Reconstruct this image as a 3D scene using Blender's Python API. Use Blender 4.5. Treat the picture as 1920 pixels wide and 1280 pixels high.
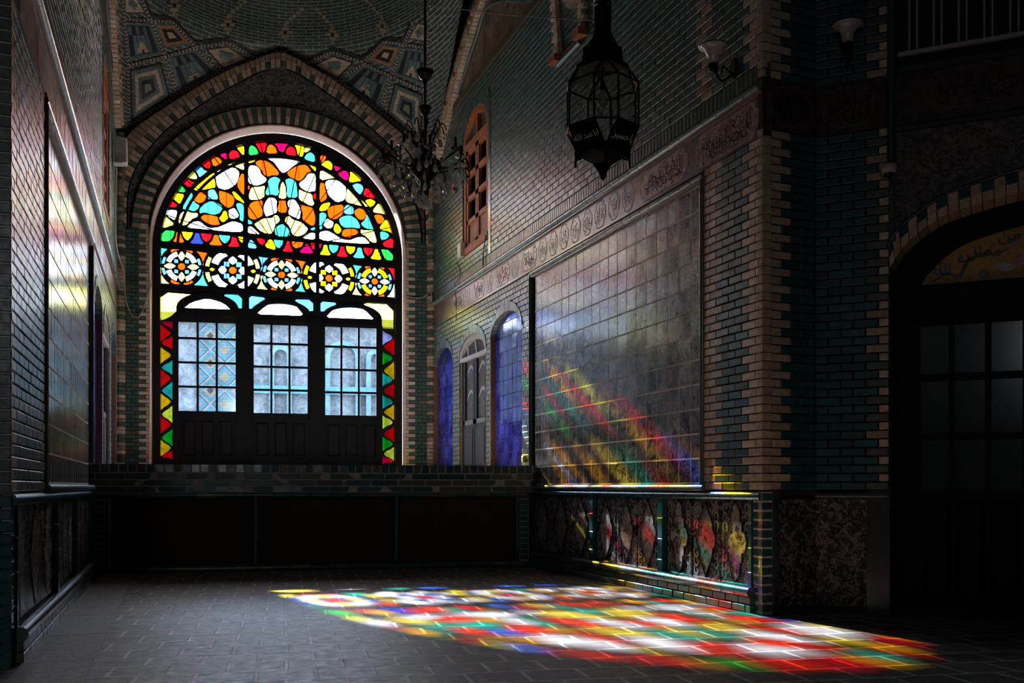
import bpy, bmesh, math, random
from math import sin, cos, pi, sqrt, atan2, radians
from mathutils import Vector, Matrix
from mathutils.bvhtree import BVHTree
from mathutils.geometry import delaunay_2d_cdt
for o in list(bpy.data.objects): bpy.data.objects.remove(o)
SC = bpy.context.scene; COL = SC.collection

# ------------------------------------------------------------------ camera, sky, sun, exposure
FPX, HZ = 1900.0, 912.0                      # focal length and horizon row in 1920x1280 pixels
TH = math.atan(660 / FPX); CT, ST = cos(TH), sin(TH)
cam = bpy.data.cameras.new('camera'); cam.sensor_width = 36; cam.sensor_fit = 'HORIZONTAL'
cam.lens = FPX / 1920 * 36; cam.shift_y = (HZ - 640) / 1920; cam.clip_end = 200
camo = bpy.data.objects.new('camera', cam); COL.objects.link(camo)
camo.location = (0, 0, 1); camo.rotation_euler = (pi / 2, 0, -TH); SC.camera = camo

SC.view_settings.view_transform = 'Standard'; SC.view_settings.look = 'None'
SC.view_settings.gamma = 1; SC.view_settings.use_curve_mapping = False
SC.view_settings.exposure = 0.0

w = bpy.data.worlds.new('sky'); SC.world = w; w.use_nodes = True
nt = w.node_tree; bg = nt.nodes['Background']
tc = nt.nodes.new('ShaderNodeTexCoord'); sx = nt.nodes.new('ShaderNodeSeparateXYZ'); cr = nt.nodes.new('ShaderNodeValToRGB')
nt.links.new(tc.outputs['Generated'], sx.inputs[0]); nt.links.new(sx.outputs['Z'], cr.inputs[0])
cr.color_ramp.elements[0].position = 0.0; cr.color_ramp.elements[0].color = (.86, .93, 1, 1)
cr.color_ramp.elements[1].position = .75; cr.color_ramp.elements[1].color = (.55, .75, 1, 1)
nt.links.new(cr.outputs[0], bg.inputs[0]); bg.inputs[1].default_value = 24.0

SUN = Vector((.127, -1, -.53)).normalized()
sl = bpy.data.lights.new('sun', 'SUN'); sl.energy = 60; sl.angle = radians(.85); sl.color = (1, .97, .94)
so = bpy.data.objects.new('sun', sl); COL.objects.link(so); so.location = (0, 30, 20)
so.rotation_euler = SUN.to_track_quat('-Z', 'Y').to_euler()
pl = bpy.data.lights.new('window_portal', 'AREA'); pl.shape = 'RECTANGLE'; pl.size = 4.2; pl.size_y = 5.8
pl.cycles.is_portal = True
po = bpy.data.objects.new('window_portal', pl); COL.objects.link(po)
cy = SC.cycles
cy.max_bounces = 8; cy.diffuse_bounces = 5; cy.glossy_bounces = 4; cy.transmission_bounces = 6; cy.transparent_max_bounces = 12
cy.caustics_reflective = False; cy.caustics_refractive = False; cy.sample_clamp_indirect = 8

# ------------------------------------------------------------------ helpers
R = random.Random(7)
def ray(x, y):
    t = (x - 960) / FPX
    return Vector((t * CT + ST, CT - t * ST, (HZ - y) / FPX))
class Fr:                                    # a wall plane: u along it, z up, d out of it into the room
    def __init__(s, o, d):
        s.o = Vector((o[0], o[1], 0)); s.U = Vector((d[0], d[1], 0)).normalized(); s.N = Vector((s.U.y, -s.U.x, 0))
    def p(s, u, z, d=0.0): return s.o + s.U * u + s.N * d + Vector((0, 0, z))
    def px(s, x, y, d=0.0):                  # measured picture point -> u, z on the plane at depth d
        r = ray(x, y); o = s.o + s.N * d
        k = (o - Vector((0, 0, 1))).dot(s.N) / r.dot(s.N); q = r * k + Vector((0, 0, 1)) - s.o
        return q.dot(s.U), q.z
XR = 4.44
class FrR(Fr):                               # right wall: u is world Y, normal points to -X
    def __init__(s): s.o = Vector((XR, 0, 0)); s.U = Vector((0, 1, 0)); s.N = Vector((-1, 0, 0))
FR = FrR()
FL = Fr((-.856, 0), (.0128, 1))
FB = Fr((-.63, 17.55), (1, -.115))
FP = Fr((-.70, 12.5), (5.14, -.57))
FA = Fr((4.44, 6.83), (.53, .05))
FD = Fr((4.97, 6.88), (.71, -.70))
FC = Fr((-4.0, 6.205), (1, 0))               # face of the left pier
WD = -.3                                     # window plane depth behind the back wall
po.location = FB.p(2.55, 4.2, -.42); po.rotation_euler = FB.N.to_track_quat('-Z', 'Y').to_euler()

class MB:
    def __init__(s): s.v = []; s.f = []; s.c = []; s.uv = []; s.sm = []
    def add(s, vs, fs, c=(.5, .5, .5), uvs=None, sm=False):
        b = len(s.v); s.v += [tuple(v) for v in vs]
        for f in fs:
            s.f.append([b + i for i in f]); s.c.append(c); s.sm.append(sm)
            if uvs: s.uv += [uvs[i] for i in f]
            else: s.uv += [(vs[i][0] + vs[i][1], vs[i][2]) for i in f]
    def box(s, F, u0, u1, z0, z1, d0, d1, c=(.5, .5, .5), b=0.0):
        if b <= 0:
            vs = [F.p(u, z, d) for d in (d0, d1) for (u, z) in ((u0, z0), (u1, z0), (u1, z1), (u0, z1))]
            uv = [(u, z) for d in (0, 1) for (u, z) in ((u0, z0), (u1, z0), (u1, z1), (u0, z1))]
            s.add(vs, [(4, 5, 6, 7), (3, 2, 1, 0), (0, 1, 5, 4), (1, 2, 6, 5), (2, 3, 7, 6), (3, 0, 4, 7)], c, uv)
        else:
            rs = [(0, 0, d0), (0, 0, d1 - b), (b, b, d1)]
            vs, uv = [], []
            for (i, j, d) in rs:
                for (u, z) in ((u0 + i, z0 + j), (u1 - i, z0 + j), (u1 - i, z1 - j), (u0 + i, z1 - j)):
                    vs.append(F.p(u, z, d)); uv.append((u, z))
            fs = [(8, 9, 10, 11)]
            for k in (0, 4):
                for i in range(4): fs.append((k + i, k + (i + 1) % 4, k + 4 + (i + 1) % 4, k + 4 + i))
            s.add(vs, fs, c, uv)
    def brick(s, F, u0, u1, z0, z1, d0, d1, c, b=.004, tilt=.0):
        ta, tb = R.uniform(-tilt, tilt), R.uniform(-tilt, tilt); um, zm = (u0 + u1) / 2, (z0 + z1) / 2
        vs, uv = [], []
        for (i, j, d) in ((0, 0, d0), (0, 0, d1 - b), (b, b, d1)):
            for (u, z) in ((u0 + i, z0 + j), (u1 - i, z0 + j), (u1 - i, z1 - j), (u0 + i, z1 - j)):
                vs.append(F.p(u, z, d + (0 if d == d0 else ta * (u - um) + tb * (z - zm)))); uv.append((u, z))
        fs = [(8, 9, 10, 11)]
        for k in (0, 4):
            for i in range(4): fs.append((k + i, k + (i + 1) % 4, k + 4 + (i + 1) % 4, k + 4 + i))
        s.add(vs, fs, c, uv)
    def poly(s, F, pts, d, c=(.5, .5, .5)):
        s.add([F.p(u, z, d) for u, z in pts], [tuple(range(len(pts)))], c, list(pts))
    def prism(s, F, pts, d0, d1, c=(.5, .5, .5)):
        n = len(pts); vs = [F.p(u, z, d1) for u, z in pts] + [F.p(u, z, d0) for u, z in pts]
        fs = [tuple(range(n)), tuple(range(2 * n - 1, n - 1, -1))] + [(i, i + n, (i + 1) % n + n, (i + 1) % n) for i in range(n)]
        s.add(vs, fs, c, list(pts) * 2)
    def strip(s, F, A, B, d, c=(.5, .5, .5), dB=None):     # band between two curves of (u,z)
        n = len(A); dB = d if dB is None else dB
        vs = [F.p(u, z, d) for u, z in A] + [F.p(u, z, dB) for u, z in B]
        s.add(vs, [(i, i + 1, n + i + 1, n + i) for i in range(n - 1)], c, list(A) + list(B))
    def slab(s, F, A, B, d0, d1, c=(.5, .5, .5)):          # thick band between two curves
        n = len(A); vs, uv = [], []
        for d in (d0, d1):
            for q in (A, B):
                vs += [F.p(u, z, d) for u, z in q]; uv += list(q)
        fs = []
        for i in range(n - 1):
            fs += [(2 * n + i, 2 * n + i + 1, 3 * n + i + 1, 3 * n + i), (i, i + 1, 2 * n + i + 1, 2 * n + i), (n + i + 1, n + i, 3 * n + i, 3 * n + i + 1), (n + i, n + i + 1, i + 1, i)]
        fs += [(0, 2 * n, 3 * n, n), (n - 1, 2 * n - 1, 4 * n - 1, 3 * n - 1)]
        s.add(vs, fs, c, uv)
    def tube(s, pts, r, n=8, c=(.5, .5, .5), caps=True):
        pts = [Vector(p) for p in pts]; rs = r if isinstance(r, (list, tuple)) else [r] * len(pts); rings = []
        prev = None
        for i, p in enumerate(pts):
            t = (pts[min(i + 1, len(pts) - 1)] - pts[max(i - 1, 0)]).normalized()
            a = prev if prev is not None else (Vector((0, 0, 1)) if abs(t.z) < .9 else Vector((1, 0, 0)))
            a = (a - t * a.dot(t)).normalized(); b = t.cross(a); prev = a
            rings.append([p + (a * cos(2 * pi * k / n) + b * sin(2 * pi * k / n)) * rs[i] for k in range(n)])
        vs = [v for g in rings for v in g]; fs = []
        for i in range(len(rings) - 1):
            for k in range(n): fs.append((i * n + k, i * n + (k + 1) % n, (i + 1) * n + (k + 1) % n, (i + 1) * n + k))
        s.add(vs, fs, c, None, True)
        if caps:
            s.add(rings[0], [tuple(range(n))[::-1]], c); s.add(rings[-1], [tuple(range(n))], c)
    def lathe(s, o, prof, n=20, c=(.5, .5, .5), sm=True, a0=0):
        o = Vector(o); vs = []
        for r, z in prof: vs += [o + Vector((r * cos(a0 + 2 * pi * k / n), r * sin(a0 + 2 * pi * k / n), z)) for k in range(n)]
        fs = []
        for i in range(len(prof) - 1):
            for k in range(n): fs.append((i * n + k, i * n + (k + 1) % n, (i + 1) * n + (k + 1) % n, (i + 1) * n + k))
        s.add(vs, fs, c, None, sm)
    def quad(s, a, b, c_, d, c=(.5, .5, .5), uv=None): s.add([a, b, c_, d], [(0, 1, 2, 3)], c, uv)
    def build(s, name, mat, parent=None, kind=None, label=None, cat=None, group=None):
        me = bpy.data.meshes.new(name); me.from_pydata(s.v, [], s.f)
        at = me.attributes.new('Col', 'FLOAT_COLOR', 'FACE')
        at.data.foreach_set('color', [x for c in s.c for x in (c[0], c[1], c[2], 1.0)])
        ul = me.uv_layers.new(name='UVMap'); ul.data.foreach_set('uv', [x for p in s.uv for x in (p[0], p[1])])
        me.polygons.foreach_set('use_smooth', s.sm)
        me.materials.append(mat); me.update()
        o = bpy.data.objects.new(name, me); COL.objects.link(o)
        if parent: o.parent = parent; o.matrix_parent_inverse = parent.matrix_world.inverted()
        return tag(o, label, cat, group, kind)
def tag(o, label=None, cat=None, group=None, kind=None):
    for k, v in (('label', label), ('category', cat), ('group', group), ('kind', kind)):
        if v: o[k] = v
    return o
def empty(name, loc, label=None, cat=None, group=None, kind=None):
    o = bpy.data.objects.new(name, None); COL.objects.link(o); o.location = loc; o.empty_display_size = .1
    bpy.context.view_layer.update()
    return tag(o, label, cat, group, kind)
def jit(c, a=.12):
    k = 1 + R.uniform(-a, a); return tuple(max(0, x * k * (1 + R.uniform(-a, a) * .3)) for x in c)
def pick(cs, a=.12): return jit(R.choice(cs), a)
def catmull(P, n=6, closed=False):
    out = []; m = len(P)
    for i in range(m if closed else m - 1):
        q = [P[(i + k) % m] if closed else P[min(max(i + k, 0), m - 1)] for k in (-1, 0, 1, 2)]
        for j in range(n):
            t = j / n
            out.append(tuple(.5 * (2 * q[1][k] + (q[2][k] - q[0][k]) * t + (2 * q[0][k] - 5 * q[1][k] + 4 * q[2][k] - q[3][k]) * t * t + (3 * q[1][k] - q[0][k] - 3 * q[2][k] + q[3][k]) * t ** 3) for k in range(len(P[0]))))
    if not closed: out.append(tuple(P[-1]))
    return out
def resample(P, n):
    L = [0]
    for a, b in zip(P, P[1:]): L.append(L[-1] + math.dist(a, b))
    out, i = [], 0
    for k in range(n):
        t = L[-1] * k / (n - 1)
        while i < len(L) - 2 and L[i + 1] < t: i += 1
        f = (t - L[i]) / max(1e-9, L[i + 1] - L[i]); out.append(tuple(a + (b - a) * f for a, b in zip(P[i], P[i + 1])))
    return out
def arc(cu, cz, r, a0, a1, n=24, rz=None):
    rz = rz or r
    return [(cu + r * cos(a0 + (a1 - a0) * i / n), cz + rz * sin(a0 + (a1 - a0) * i / n)) for i in range(n + 1)]
def bricks(mb, F, ivs, z0, z1, colf, bw=.21, bh=.068, m=.009, d0=-.08, d1=0., off=.5, b=.004, tilt=.012, ph=0., mv=None):
    n = max(1, round((z1 - z0) / bh)); h = (z1 - z0) / n; mv = m if mv is None else mv
    for k in range(n):
        za, zb = z0 + k * h + m / 2, z0 + (k + 1) * h - m / 2; zm = (za + zb) / 2
        for (a, e) in ivs(zm):
            if e - a < .02: continue
            u = math.floor((a - ph) / bw) * bw + ph + ((k % 2) * off * bw) - bw
            while u < e:
                p, q = max(u, a), min(u + bw, e)
                if q - p > .035:
                    pa = p + (mv / 2 if p > a + 1e-6 else 0); qa = q - (mv / 2 if q < e - 1e-6 else 0)
                    mb.brick(F, pa, qa, za, zb, d0, d1 + R.uniform(-.0015, .0015), colf((pa + qa) / 2, zm, k), b, tilt)
                u += bw
def voussoirs(mb, F, A, B, n, colf, d0, d1, gap=.12):   # radial bricks between curves A and B
    A, B = resample(A, n + 1), resample(B, n + 1)
    for i in range(n):
        g = gap / 2
        def L(P, t): return tuple(a + (b - a) * t for a, b in zip(P[i], P[i + 1]))
        c = colf(i, 0)
        mb.prism(F, [L(A, g), L(A, 1 - g), L(B, 1 - g), L(B, g)], d0, d1 + R.uniform(-.002, .002), c)
def lerp(a, b, t): return tuple(x + (y - x) * t for x, y in zip(a, b))

# ------------------------------------------------------------------ materials
def mat(name, rough=.5, spec=.5, metal=0.):
    m = bpy.data.materials.new(name); m.use_nodes = True; b = m.node_tree.nodes['Principled BSDF']
    b.inputs['Roughness'].default_value = rough; b.inputs['Specular IOR Level'].default_value = spec; b.inputs['Metallic'].default_value = metal
    return m, m.node_tree, b
def nd(nt, t, **k):
    n = nt.nodes.new(t)
    for a, v in k.items():
        if a.startswith('i_'):
            key = a[2:]; n.inputs[int(key) if key.isdigit() else key.replace('_', ' ')].default_value = v
        else: setattr(n, a, v)
    return n
def uvn(nt): return nd(nt, 'ShaderNodeUVMap', uv_map='UVMap').outputs[0]
def noise(nt, vec, scale, detail=4, rough=.6, dist=0.):
    n = nd(nt, 'ShaderNodeTexNoise'); n.inputs['Scale'].default_value = scale; n.inputs['Detail'].default_value = detail
    n.inputs['Roughness'].default_value = rough; n.inputs['Distortion'].default_value = dist; nt.links.new(vec, n.inputs['Vector']); return n.outputs['Fac']
def ramp(nt, fac, stops, interp='LINEAR'):
    r = nd(nt, 'ShaderNodeValToRGB'); e = r.color_ramp; e.interpolation = interp
    while len(e.elements) < len(stops): e.elements.new(.5)
    for x, (p, c) in zip(e.elements, stops): x.position = p; x.color = (*c, 1) if len(c) == 3 else c
    nt.links.new(fac, r.inputs[0]); return r.outputs[0]
def mix(nt, fac, a, b, mode='MIX'):
    m = nd(nt, 'ShaderNodeMix', data_type='RGBA', blend_type=mode)
    for i, v in ((0, fac), (6, a), (7, b)):
        if hasattr(v, 'is_linked') or hasattr(v, 'links'): nt.links.new(v, m.inputs[i])
        else: m.inputs[i].default_value = v if i == 0 else (*v, 1)
    return m.outputs[2]
def mth(nt, op, a, b=0.):
    m = nd(nt, 'ShaderNodeMath', operation=op)
    for i, v in ((0, a), (1, b)):
        if hasattr(v, 'links'): nt.links.new(v, m.inputs[i])
        else: m.inputs[i].default_value = v
    return m.outputs[0]
def bump(nt, b, h, strength=.3, dist=.004):
    n = nd(nt, 'ShaderNodeBump'); n.inputs['Strength'].default_value = strength; n.inputs['Distance'].default_value = dist
    nt.links.new(h, n.inputs['Height']); nt.links.new(n.outputs[0], b.inputs['Normal'])
def attr_col(nt): return nd(nt, 'ShaderNodeAttribute', attribute_name='Col').outputs['Color']
def obj_vec(nt): return nd(nt, 'ShaderNodeTexCoord').outputs['Object']
def colmat(name, rough=.3, spec=.5, wav=6., bstr=.35, dirt=.55, metal=0.):     # colour per face + wear + uneven glaze
    m, nt, b = mat(name, rough, spec, metal); v = obj_vec(nt)
    c = attr_col(nt); n1 = noise(nt, v, 26, 6, .7)
    f = ramp(nt, n1, [(.3, (dirt,) * 3), (.62, (1.1,) * 3)])
    nt.links.new(mix(nt, 1., c, f, 'MULTIPLY'), b.inputs['Base Color'])
    n2 = noise(nt, v, wav, 3, .5); n3 = noise(nt, v, 60, 3, .6)
    bump(nt, b, mth(nt, 'ADD', n2, mth(nt, 'MULTIPLY', n3, .12)), bstr, .012)
    r = ramp(nt, n1, [(.3, (min(1, rough * 1.5),) * 3), (.65, (rough,) * 3)]); nt.links.new(r, b.inputs['Roughness'])
    return m
M_BRICK = colmat('glazed_brick', .28, .5)
M_RAW = colmat('bare_brick', .7, .3, 12, .3)
M_STONE = colmat('smooth_slab', .4, .5, 9, .2, .6)
M_MORT = colmat('mortar', .8, .2, 30, .4, .6)
M_GLAZE = colmat('glazed_moulding', .18, .6, 5, .3, .8)
M_PLAST = colmat('plaster', .75, .3, 8, .25, .72)
M_WOODK = colmat('black_wood', .5, .2, 10, .15, .6)
M_WOODO = colmat('orange_wood', .5, .35, 10, .15, .7)
M_IRON = colmat('black_iron', .35, .5, 14, .2, .5, .7)
M_PAINT = colmat('painted_metal', .4, .5, 10, .1, .8)
M_MOSAIC = colmat('mosaic_tile', .32, .5, 8, .25, .6)
# painted tile picture
def painted(name, scale, dark, mid, lite, rough=.22, warp=1.4, spec=.5):
    m, nt, b = mat(name, rough, spec); v = uvn(nt)
    n0 = noise(nt, v, scale * .5, 3, .5, warp); n1 = noise(nt, v, scale, 6, .62, warp * 1.6); n2 = noise(nt, v, scale * 5, 5, .7, .6)
    f = mth(nt, 'ADD', mth(nt, 'MULTIPLY', n0, .45), mth(nt, 'ADD', mth(nt, 'MULTIPLY', n1, .4), mth(nt, 'MULTIPLY', n2, .15)))
    f = mth(nt, 'ADD', mth(nt, 'MULTIPLY', mth(nt, 'SUBTRACT', f, .51), 1.9), .5)
    c = ramp(nt, f, [(.36, dark), (.45, mid), (.52, lerp(mid, dark, .6)), (.56, lite), (.66, mid)])
    c = mix(nt, 1., c, attr_col(nt), 'MULTIPLY'); nt.links.new(c, b.inputs['Base Color'])
    wv = noise(nt, v, 3.2, 2, .5); bump(nt, b, mth(nt, 'ADD', wv, mth(nt, 'MULTIPLY', n1, .12)), .35, .012)
    return m
M_PICT = painted('painted_tile_picture', 5.5, (.012, .011, .01), (.21, .18, .155), (.42, .37, .32), .2)
M_PBORD = painted('painted_tile_border', 22, (.02, .018, .018), (.15, .13, .12), (.3, .27, .24))
M_FRIEZE = painted('frieze_tile', 16, (.07, .045, .04), (.17, .115, .095), (.3, .215, .18), .3)
M_ORN = painted('ornament_tile', 20, (.02, .018, .018), (.15, .135, .125), (.36, .33, .28), .4, 2.2, .3)
M_TYMP = painted('tympanum_tile', 7, (.07, .045, .025), (.28, .19, .11), (.36, .27, .17), .45, .6)
M_DADO = painted('dado_tile', 11, (.016, .018, .02), (.13, .12, .115), (.5, .46, .42), .2, 2.4)
M_CART = painted('flower_cartouche', 24, (.05, .05, .05), (.38, .35, .32), (.58, .53, .48), .2, 1.2)
M_BLUE = painted('blue_tile', 4, (.02, .025, .22), (.04, .05, .4), (.09, .11, .5), .16, .8)
M_CARPET = painted('carpet_pattern_tile', 24, (.006, .006, .006), (.12, .1, .09), (.7, .6, .5), .5, 1.8, .25)
# floor paving
def floor_mat():
    m, nt, b = mat('brick_paving', .42, .5); v = uvn(nt)
    br = nd(nt, 'ShaderNodeTexBrick', offset=.5); nt.links.new(v, br.inputs['Vector'])
    for k, x in (('Scale', 1.), ('Mortar Size', .013), ('Mortar Smooth', .3), ('Bias', 0.), ('Brick Width', .31), ('Row Height', .3)): br.inputs[k].default_value = x
    br.inputs['Color1'].default_value = (.125, .105, .09, 1); br.inputs['Color2'].default_value = (.2, .17, .145, 1); br.inputs['Mortar'].default_value = (.62, .59, .55, 1)
    n1 = noise(nt, v, 14, 8, .7); n2 = noise(nt, v, 2.2, 5, .6); n3 = noise(nt, v, 75, 3, .6)
    c = mix(nt, 1., br.outputs['Color'], ramp(nt, n1, [(.3, (.5,) * 3), (.62, (1.15,) * 3)]), 'MULTIPLY')
    c = mix(nt, 1., c, ramp(nt, n2, [(.3, (.75,) * 3), (.65, (1.1,) * 3)]), 'MULTIPLY')
    c = mix(nt, ramp(nt, n3, [(.27, (1,) * 3), (.33, (0,) * 3)]), c, (.03, .025, .02))
    nt.links.new(c, b.inputs['Base Color'])
    h = mth(nt, 'ADD', mth(nt, 'MULTIPLY', br.outputs['Fac'], .35), mth(nt, 'ADD', mth(nt, 'MULTIPLY', n1, .5), mth(nt, 'MULTIPLY', n2, 1.2)))
    bump(nt, b, h, .5, .012)
    nt.links.new(ramp(nt, n1, [(.35, (.6,) * 3), (.65, (.36,) * 3)]), b.inputs['Roughness'])
    return m
M_FLOOR = floor_mat()
def vault_mat():
    m, nt, b = mat('vault_brick', .35, .45); v = uvn(nt)
    br = nd(nt, 'ShaderNodeTexBrick', offset=.5); nt.links.new(v, br.inputs['Vector'])
    for k, x in (('Scale', 1.), ('Mortar Size', .005), ('Mortar Smooth', .2), ('Brick Width', .22), ('Row Height', .054)): br.inputs[k].default_value = x
    br.inputs['Color1'].default_value = (.06, .1, .082, 1); br.inputs['Color2'].default_value = (.085, .13, .105, 1); br.inputs['Mortar'].default_value = (.55, .53, .45, 1)
    c = mix(nt, 1., br.outputs['Color'], ramp(nt, noise(nt, v, 12, 5), [(.3, (.6,) * 3), (.65, (1.2,) * 3)]), 'MULTIPLY')
    nt.links.new(c, b.inputs['Base Color']); bump(nt, b, mth(nt, 'MULTIPLY', br.outputs['Fac'], -1.), .5, .006); return m
M_VAULT = vault_mat()
def plain(name, c, rough=.6, spec=.4):
    m, nt, b = mat(name, rough, spec); v = obj_vec(nt)
    nt.links.new(mix(nt, 1., c, ramp(nt, noise(nt, v, 7, 6, .65), [(.3, (.7,) * 3), (.65, (1.15,) * 3)]), 'MULTIPLY'), b.inputs['Base Color']); return m
M_HALL = plain('dark_hall_plaster', (.07, .07, .065))
M_BROWN = plain('brown_recess_plaster', (.055, .034, .022), .8, .2)
M_WHITE = plain('opal_glass', (.55, .53, .5), .18, .6)
M_BOX = plain('white_plastic', (.62, .58, .52), .4)
M_GROUND = plain('courtyard_paving', (.45, .43, .4), .8)
def glass_mat(name, gloss=.05, rough=.08):
    m = bpy.data.materials.new(name); m.use_nodes = True; nt = m.node_tree; nt.nodes.remove(nt.nodes['Principled BSDF'])
    out = nt.nodes['Material Output']; tr = nd(nt, 'ShaderNodeBsdfTransparent'); gl = nd(nt, 'ShaderNodeBsdfGlossy'); gl.inputs['Roughness'].default_value = rough
    ms = nd(nt, 'ShaderNodeMixShader'); ms.inputs[0].default_value = gloss
    v = obj_vec(nt); n = noise(nt, v, 5, 4, .6)
    c = mix(nt, 1., attr_col(nt), ramp(nt, n, [(.3, (.82,) * 3), (.6, (1,) * 3)]), 'MULTIPLY')
    nt.links.new(c, tr.inputs[0]); nt.links.new(tr.outputs[0], ms.inputs[1]); nt.links.new(gl.outputs[0], ms.inputs[2]); nt.links.new(ms.outputs[0], out.inputs[0]); return m
M_GLASS = glass_mat('stained_glass')
M_CLEAR = glass_mat('clear_pane', .04, .05)
def crystal_mat():
    m, nt, b = mat('cut_crystal', .05, 1.); b.inputs['Base Color'].default_value = (.86, .85, .82, 1)
    b.inputs['Transmission Weight'].default_value = .3; b.inputs['IOR'].default_value = 1.5; return m
M_CRYS = crystal_mat()
def facade_mat():
    m, nt, b = mat('courtyard_tilework', .6, .3); v = uvn(nt)
    sp = nd(nt, 'ShaderNodeSeparateXYZ'); nt.links.new(v, sp.inputs[0])
    def tri(x, per): return mth(nt, 'PINGPONG', x, per)
    q = mth(nt, 'ADD', tri(sp.outputs[0], .34), tri(sp.outputs[1], .34))
    q = mth(nt, 'MULTIPLY', mth(nt, 'SNAP', q, .045), 1.5)
    c = ramp(nt, q, [(0, (.004, .005, .006)), (.12, (.09, .07, .045)), (.24, (.02, .06, .07)), (.42, (.09, .085, .078)), (.52, (.015, .02, .026)), (.6, (.02, .062, .075)), (.8, (.09, .07, .045))], 'CONSTANT')
    br = nd(nt, 'ShaderNodeTexBrick', offset=.5); nt.links.new(v, br.inputs['Vector'])
    for k, x in (('Scale', 1.), ('Mortar Size', .008), ('Brick Width', .22), ('Row Height', .075)): br.inputs[k].default_value = x
    br.inputs['Color1'].default_value = (1, 1, 1, 1); br.inputs['Color2'].default_value = (.8, .8, .8, 1); br.inputs['Mortar'].default_value = (1.3, 1.3, 1.3, 1)
    nt.links.new(mix(nt, 1., c, br.outputs['Color'], 'MULTIPLY'), b.inputs['Base Color']); return m
M_FACADE = facade_mat()
M_FACADE2 = painted('courtyard_ornament', 9, (.045, .052, .056), (.085, .096, .103), (.125, .132, .135), .6, 1.6, .2)

# colours
GREEN = [(.06, .13, .1), (.08, .155, .115), (.065, .135, .115), (.055, .12, .1)]
TEAL = [(.025, .1, .118), (.03, .115, .132), (.02, .085, .108), (.028, .095, .112)]
OLIVE = [(.095, .12, .09), (.13, .14, .1), (.09, .125, .1)]
CREAM = [(.66, .51, .37), (.7, .55, .41), (.6, .45, .32), (.68, .53, .39)]
TAN = [(.47, .34, .23), (.42, .3, .2)]
MORTC = (.1, .095, .085); MORTL = (.2, .18, .155)
DK = (.012, .012, .013)

# ------------------------------------------------------------------ room shell
fm = MB()
def fuv(p): return (p - FB.o).dot(FB.U), (p - FB.o).dot(FB.N)
P4 = [Vector(p) for p in ((-4.2, -4.2, 0), (8, -4.2, 0), (8, 13, 0), (-4.2, 13, 0))]
fm.add(P4, [(0, 1, 2, 3)], (1, 1, 1), [fuv(p) for p in P4])
floor = fm.build('floor', M_FLOOR, kind='structure')
sb = MB()                                     # smooth slab border along the left wall
u = 3.0
while u < 12.4:
    sb.box(FL, u + .004, min(u + 1.1, 12.45) - .004, 0, .006, .04, .42, (.34, .31, .28)); u += 1.1
sb.build('floor_border', M_STONE, floor)

def side_ivs(F_windows):
    def f(z):
        seg = [(7.78, 17.2)]
        for (a, b, top, bot, ar) in F_windows:
            if bot < z < top + ar:
                half = (b - a) / 2; mid = (a + b) / 2
                h = half if z < top else half * sqrt(max(0, 1 - ((z - top) / ar) ** 2))
                new = []
                for (p, q) in seg:
                    if mid + h <= p or mid - h >= q: new.append((p, q))
                    else:
                        if mid - h > p: new.append((p, mid - h))
                        if mid + h < q: new.append((mid + h, q))
                seg = new
        return seg
    return f

def ribbon(mb, F, pts, wd, d, c, flip=1):      # calligraphic stroke, width wd(t)
    pts = catmull(pts, 5); n = len(pts); A, B = [], []
    for i, p in enumerate(pts):
        q0, q1 = pts[max(i - 1, 0)], pts[min(i + 1, n - 1)]; t = atan2(q1[1] - q0[1], q1[0] - q0[0]); ww = wd * (.25 + .75 * sin(pi * min(1, (i + .6) / n)))
        A.append((p[0] - sin(t) * ww, p[1] + cos(t) * ww)); B.append((p[0] + sin(t) * ww, p[1] - cos(t) * ww))
    mb.slab(F, A, B, d, d + .002, c)
def script(mb, F, u0, u1, z0, z1, d, c, rnd, dens=1.):   # flowing nastaliq-like lettering: bowls, risers, long sweeps and dots
    W, H = u1 - u0, z1 - z0; step = H * .34 / dens; u = u0 + step * .5; row = 0
    while u < u1 - step * .3:
        zc = z0 + H * rnd.uniform(.28, .62); s = H * rnd.uniform(.75, 1.15); k = rnd.random()
        if k < .4: ribbon(mb, F, [(u - .14 * s, zc + .12 * s), (u - .12 * s, zc - .08 * s), (u, zc - .17 * s), (u + .13 * s, zc - .06 * s), (u + .14 * s, zc + .14 * s)], .014 * s, d, c)
        elif k < .62: ribbon(mb, F, [(u, zc - .22 * s), (u + .012 * s, zc + .02 * s), (u - .01 * s, zc + .33 * s)], .013 * s, d, c)
        elif k < .8: ribbon(mb, F, [(u - .3 * s, zc), (u - .18 * s, zc - .09 * s), (u + .05 * s, zc - .07 * s), (u + .22 * s, zc + .05 * s), (u + .2 * s, zc + .13 * s)], .016 * s, d, c)
        else: ribbon(mb, F, [(u + .1 * s, zc + .2 * s), (u - .04 * s, zc + .14 * s), (u + .06 * s, zc), (u - .12 * s, zc - .16 * s)], .014 * s, d, c)
        for _ in range(rnd.randint(1, 2)):
            du, dz, r = u + rnd.uniform(-.2, .2) * s, zc + rnd.choice((-.3, .28, .2)) * s, .03 * s
            if u0 < du < u1 and z0 < dz < z1: mb.prism(F, [(du - r, dz), (du, dz - r), (du + r, dz), (du, dz + r)], d, d + .004, c)
        u += step
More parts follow.
